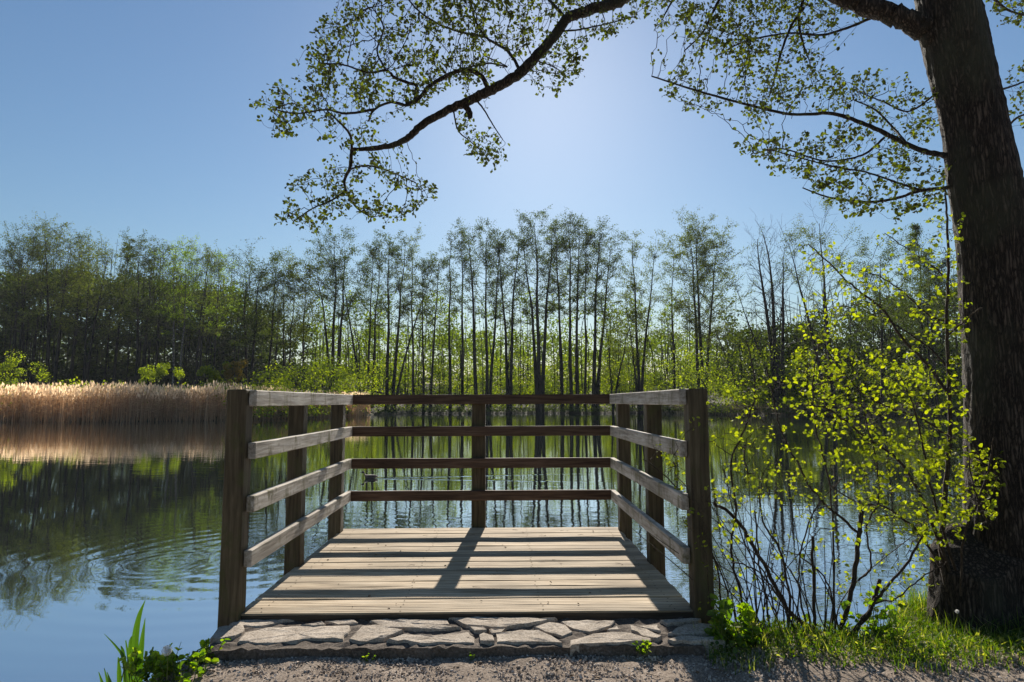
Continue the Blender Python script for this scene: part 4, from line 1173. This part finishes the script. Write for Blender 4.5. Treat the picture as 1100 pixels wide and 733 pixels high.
mb = MB(); mb.add(V.reshape(-1, 3), (k + np.array([[0, 1, 2, 3]])).tolist() + (k + np.array([[3, 2, 4]])).tolist())
# clover-like low leaves among the grass
m = 4500; x2 = rg.uniform(.9, 4.0, m); y2 = rg.uniform(2.72, 3.7, m); kk = y2 < y_near(x2)
P = np.stack([x2, y2, height(x2, y2) + rg.uniform(.005, .05, m)], -1)[kk]
leaves(mb, P, rg.uniform(.012, .028, len(P)), rg, 1.0)
tag(mb.build('grass', M_GRASS), 'short spring grass on the bank below the big tree', kind='stuff')

def plant(name, label, cat, base, n, hgt, spr, lsize, mat, seed, per=9, group=None):
    r = np.random.default_rng(seed); t_ = thing(name, base, label, cat, group)
    ms, P, AX = MB(), [], []
    for k in range(n):
        a = r.uniform(0, 2 * np.pi); q = spr * math.sqrt(r.random())
        b = np.array(base) + [q * math.cos(a), q * math.sin(a) * .6, 0]
        hh = hgt * r.uniform(.4, 1)
        tip = b + np.array([r.normal(0, .25) * hh, r.normal(0, .25) * hh, hh])
        path = smooth_path([b, (b + tip) / 2 + r.normal(0, .01, 3), tip], 4)
        tube(ms, path, np.linspace(.0022, .001, len(path)), 4)
        for j in range(per):
            f = r.uniform(.15, 1); i = min(len(path) - 2, int(f * (len(path) - 1)))
            P.append(path[i]); d = r.normal(0, 1, 3); d[2] = abs(d[2]) * .4; AX.append(d / np.linalg.norm(d))
    ms.build('stems', M_STEMG, t_)
    P, AX = np.array(P), np.array(AX)
    mb = MB(); leaves(mb, P, r.uniform(lsize * .5, lsize * 1.2, len(P)), r, .25, axis=AX, width=.34); mb.build('leaves', mat, t_)
    return t_
def gz(x, y): return float(height(np.array([x]), np.array([y]))[0])
# weeds by the left corner of the stones
b = at(172, 732, 2.66)
plant('weed_clump', 'low leafy green weed clump at the left end of the stones', 'weeds', (b[0], 2.68, b[2]), 46, .12, .17, .032, M_WEED, 31, 8)
b = at(212, 715, 2.8)
plant('weed_clump', 'upright darker weed sprig leaning on the left stone corner', 'weeds', (b[0], 2.83, b[2] - .02), 8, .15, .04, .032, M_WEED, 32, 9)
b = at(800, 712, 2.85)
plant('nettle_clump', 'broad leaved green plant clump at the foot of the right front post', 'weeds', (b[0], 2.95, gz(b[0], 2.95)), 22, .19, .14, .05, M_WEED, 33, 9)
b = at(690, 703, 2.83)
plant('weed_sprig', 'small yellow green weed sprouting from the stone edging on the right', 'weeds', (b[0], 2.825, b[2]), 6, .075, .022, .022, M_WEED, 34, 8)
b = at(396, 700, 2.83)
plant('weed_sprig', 'tiny green seedling at the front of the stones left of centre', 'weeds', (b[0], 2.82, .70), 3, .035, .02, .014, M_WEED, 35, 5)
b = at(505, 698, 2.83)
plant('weed_sprig', 'tiny yellow green seedling below the middle of the stone row', 'weeds', (b[0], 2.82, .705), 2, .03, .012, .012, M_WEED, 36, 5)
b = at(950, 668, 3.12)
plant('weed_clump', 'broad leaved weeds between the shrub and the big trunk', 'weeds', (b[0], 3.12, gz(b[0], 3.12)), 18, .30, .15, .045, M_WEED, 37, 6)

def blade(mb, pts, wpx, D):
    """leaf blade from a photo-space centre line"""
    P = smooth_path([at(a, b, D + k * .01) for k, (a, b) in enumerate(pts)], 5); n = len(P)
    w = np.interp(np.linspace(0, 1, n), np.linspace(0, 1, len(wpx)), wpx) * D / FPX * .5
    o = np.stack([w, w * .35, 0 * w], -1); f = np.stack([0 * w, -w * .35, 0 * w], -1)
    V = np.stack([P - o, P + f, P + o], 1).reshape(-1, 3)
    F = [[i * 3 + j, i * 3 + j + 1, i * 3 + j + 4, i * 3 + j + 3] for i in range(n - 1) for j in (0, 1)]
    mb.add(V, F)
M_IRIS = leaf_mat('iris_blade', [(0, (.03, .065, .012)), (1, (.055, .11, .018))], .4, boost=2.0)
ir = thing('iris_plant', (at(145, 735, 2.76)[0], 2.76, .48), 'upright sword leaved water iris at the left bank', 'plant')
for pts, w in [([(146,735),(145,705),(146,680),(150,660),(156,645)], (5,6,6,4,.6)), ([(150,735),(151,705),(153,685),(156,664)], (5,5,5,3,.5)),
               ([(136,735),(133,708),(125,695),(112,681)], (3,4,3,2,.4)), ([(138,735),(139,710),(140,690),(142,683)], (3,4,3,1)),
               ([(134,735),(134,715),(132,700),(130,694)], (3,3,3,1)), ([(128,738),(128,722),(127,706)], (4,4,1)), ([(141,735),(139,715),(135,688)], (3,3,1))]:
    mb = MB(); blade(mb, pts, w, 2.74); mb.build('blade', M_IRIS, ir)
ir = thing('iris_plant', (at(112, 745, 2.66)[0], 2.66, .40), 'shorter iris tuft cut by the bottom left of the picture', 'plant')
for pts, w in [([(112,750),(110,735),(106,722)], (3,3,.6)), ([(118,750),(116,735),(112,718)], (3,3,.6)), ([(121,750),(119,735),(115,722)], (3,3,.6))]:
    mb = MB(); blade(mb, pts, w, 2.66); mb.build('blade', M_IRIS, ir)

def clock(px, py, D, label, rr, base_y):
    c = at(px, py, D); b = at(px, base_y, D)
    t_ = thing('dandelion_clock', b, label, 'flower')
    mb = MB(); tube(mb, smooth_path([b, (b + c) / 2 + [.004, 0, 0], c], 4), .0015, 5); mb.build('stem', M_STEMG, t_)
    r = np.random.default_rng(int(px)); mb = MB()
    for k in range(150):
        d = r.normal(0, 1, 3); d /= np.linalg.norm(d); e = c + d * rr
        u = np.cross(d, [0, 0, 1.]); u /= np.linalg.norm(u) + 1e-9; v = np.cross(d, u)
        tube(mb, [c + d * rr * .2, c + d * rr * .8], .0003, 3, cap=False)
        for a in np.linspace(0, 2 * np.pi, 5, endpoint=False):
            q = e + (u * math.cos(a) + v * math.sin(a)) * rr * .22
            mb.add([c + d * rr * .8, q, q + d * .0012 + u * .0006], [[0, 1, 2]])
    mb.build('seed_head', M_WHITE, t_)
clock(179, 699, 2.56, 'round white dandelion clock in the weeds by the stones', .018, 730)
clock(1028, 657, 3.1, 'small spent dandelion head on a tall stem before the big trunk', .008, 690)
def dandelion(px, py, label, D):
    c = at(px, py, D); b = np.array([c[0], D, c[2] - .05])
    t_ = thing('dandelion', b, label, 'flower', 'dandelions in the grass')
    mb = MB(); tube(mb, [b, (b + c) / 2, c], .0015, 5); mb.build('stem', M_STEMG, t_)
    mb = MB(); r = np.random.default_rng(int(px))
    for ring, (rad_i, up) in enumerate(((.013, .002), (.010, .005), (.006, .007))):
        for a in np.linspace(0, 2 * np.pi, 18, endpoint=False) + ring * .2:
            o = np.array([math.cos(a), math.sin(a), 0]); u = np.array([-math.sin(a), math.cos(a), 0]) * .0016
            mb.add([c - u * .4, c + u * .4, c + o * rad_i + u + [0, 0, up], c + o * rad_i - u + [0, 0, up]], [[0, 1, 2, 3]])
    mb.build('petals', M_YELLOW, t_)
dandelion(951, 691, 'yellow dandelion in the grass right of the shrub, larger of a close pair', 2.98)
dandelion(960, 692, 'yellow dandelion beside the larger one right of the shrub', 3.0)
dandelion(843, 699, 'orange yellow dandelion in the grass under the shrub', 2.92)
dandelion(787, 712, 'low yellow dandelion beside the right front post', 2.84)

# ------------------------------------------------------------------ duck
dk = thing('duck', (DUCK[0], DUCK[1], 0), 'small dark duck swimming left with a wake, seen through the left back railing', 'duck')
o = DUCK
secs = [(.17, .055, .012, .010), (.14, .045, .035, .022), (.08, .035, .062, .045), (0, .03, .075, .058), (-.07, .03, .07, .055), (-.12, .045, .05, .045), (-.14, .085, .033, .034), (-.148, .125, .027, .027), (-.165, .150, .032, .030), (-.195, .148, .026, .024), (-.212, .14, .010, .010)]
P = np.array([(o[0] + a, o[1], b) for a, b, c, d in secs]); P = P[::1]
mb = MB(); a = np.linspace(0, 2 * np.pi, 14, endpoint=False); V = []
for (dx, z, ry, rz) in secs:
    V.append(np.stack([np.full(14, o[0] + dx), o[1] + ry * np.cos(a), z + rz * np.sin(a)], -1))
V = np.concatenate(V); F = [[i * 14 + j, i * 14 + (j + 1) % 14, (i + 1) * 14 + (j + 1) % 14, (i + 1) * 14 + j] for i in range(len(secs) - 1) for j in range(14)] + [list(range(14))[::-1], [(len(secs) - 1) * 14 + j for j in range(14)]]
mb.add(V, F); mb.mi = [1 if (q // 14) in (6, 7, 8, 9) else 0 for q in range(len(F))]
mb.build('body', [M_DUCKB, M_DUCKD], dk, smooth=True)
mb = MB(); tube(mb, [(o[0] - .208, o[1], .143), (o[0] - .225, o[1], .138), (o[0] - .25, o[1], .134)], [.010, .010, .006], 6); mb.build('bill', M_BILL, dk)
for s in (-1, 1):
    mb = MB(); V = [(o[0] + .15, o[1] + s * .03, .075), (o[0] + .05, o[1] + s * .066, .085), (o[0] - .07, o[1] + s * .062, .07), (o[0] - .03, o[1] + s * .070, .045), (o[0] + .07, o[1] + s * .067, .05)]
    mb.add(V + [(q[0], q[1] - s * .01, q[2]) for q in V], [[0, 1, 2, 3, 4], [9, 8, 7, 6, 5]] + [[i, (i + 1) % 5, 5 + (i + 1) % 5, 5 + i] for i in range(5)]); mb.build('wing', M_DUCKD, dk)
    mb = MB(); e = np.array([o[0] - .185, o[1] + s * .027, .157])
    mb.add(e + .005 * np.array([(1, 0, 0), (0, 1, 0), (-1, 0, 0), (0, -1, 0), (0, 0, 1), (0, 0, -1)]), [[0, 1, 4], [1, 2, 4], [2, 3, 4], [3, 0, 4], [1, 0, 5], [2, 1, 5], [3, 2, 5], [0, 3, 5]]); mb.build('eye', M_BILL, dk)

# ------------------------------------------------------------------ morning haze over the pond
m, nt, out = new_mat('haze')
pv = N(nt, 'ShaderNodeVolumePrincipled', Density=.00013, Anisotropy=.2); pv.inputs['Color'].default_value = (.86, .92, 1, 1)
L(nt, pv.outputs[0], out.inputs['Volume'])
mb = MB()
V = [(x, y, z) for z in (-2.5, 40) for (x, y) in ((-450, -60), (450, -60), (450, 450), (-450, 450))]
mb.add(V, [[3, 2, 1, 0], [4, 5, 6, 7], [0, 1, 5, 4], [1, 2, 6, 5], [2, 3, 7, 6], [3, 0, 4, 7]])
hz = tag(mb.build('haze', m), 'thin pale spring haze over the pond', kind='stuff')

# dry leaves and twig bits on the path
rl = np.random.default_rng(91); n = 420
x = rl.uniform(-1.6, 3.2, n); y = rl.uniform(1.8, 2.86, n); kk = y < y_near(x) - .08
P = np.stack([x, y, height(x, y) + .006], -1)[kk]
mb = MB(); leaves(mb, P, rl.uniform(.010, .028, len(P)), rl, 1.6, width=.3)
for _ in range(90):
    x0, y0 = rl.uniform(-1.5, 3), rl.uniform(1.9, 2.8); a = rl.uniform(0, 6.28); l_ = rl.uniform(.02, .08)
    q = np.array([(x0 + l_ * t * math.cos(a), y0 + l_ * t * math.sin(a), gz(x0, y0) + .006 + .004 * t) for t in (0, .5, 1)])
    tube(mb, q, [.0018, .0015, .0008], 4)
tag(mb.build('leaf_litter', plain_mat('dry_leaf', (.15, .10, .06), .9)), 'dry leaf scraps and twig bits lying on the earth path', kind='stuff')

lit = MB()
q = np.stack([rl.uniform(XL + .1, XR - .1, 46), rl.uniform(YF + .05, YB - .1, 46), np.full(46, DZ + .004)], -1)
leaves(lit, q, rl.uniform(.008, .02, 46), rl, 2.0, width=.3)
for k in range(20):
    a = rl.uniform(0, 6.28); l_ = rl.uniform(.02, .06); p = np.array([rl.uniform(XL + .15, XR - .15), rl.uniform(YF + .05, YB - .1), DZ + .0045])
    tube(lit, [p, p + [l_ * math.cos(a) * .5, l_ * math.sin(a) * .5, .002], p + [l_ * math.cos(a + .3), l_ * math.sin(a + .3), .001]], [.0012, .001, .0006], 4)
tag(lit.build('deck_litter', bpy.data.materials['dry_leaf']), 'dry leaf scraps and twig bits lying on the deck boards', kind='stuff')
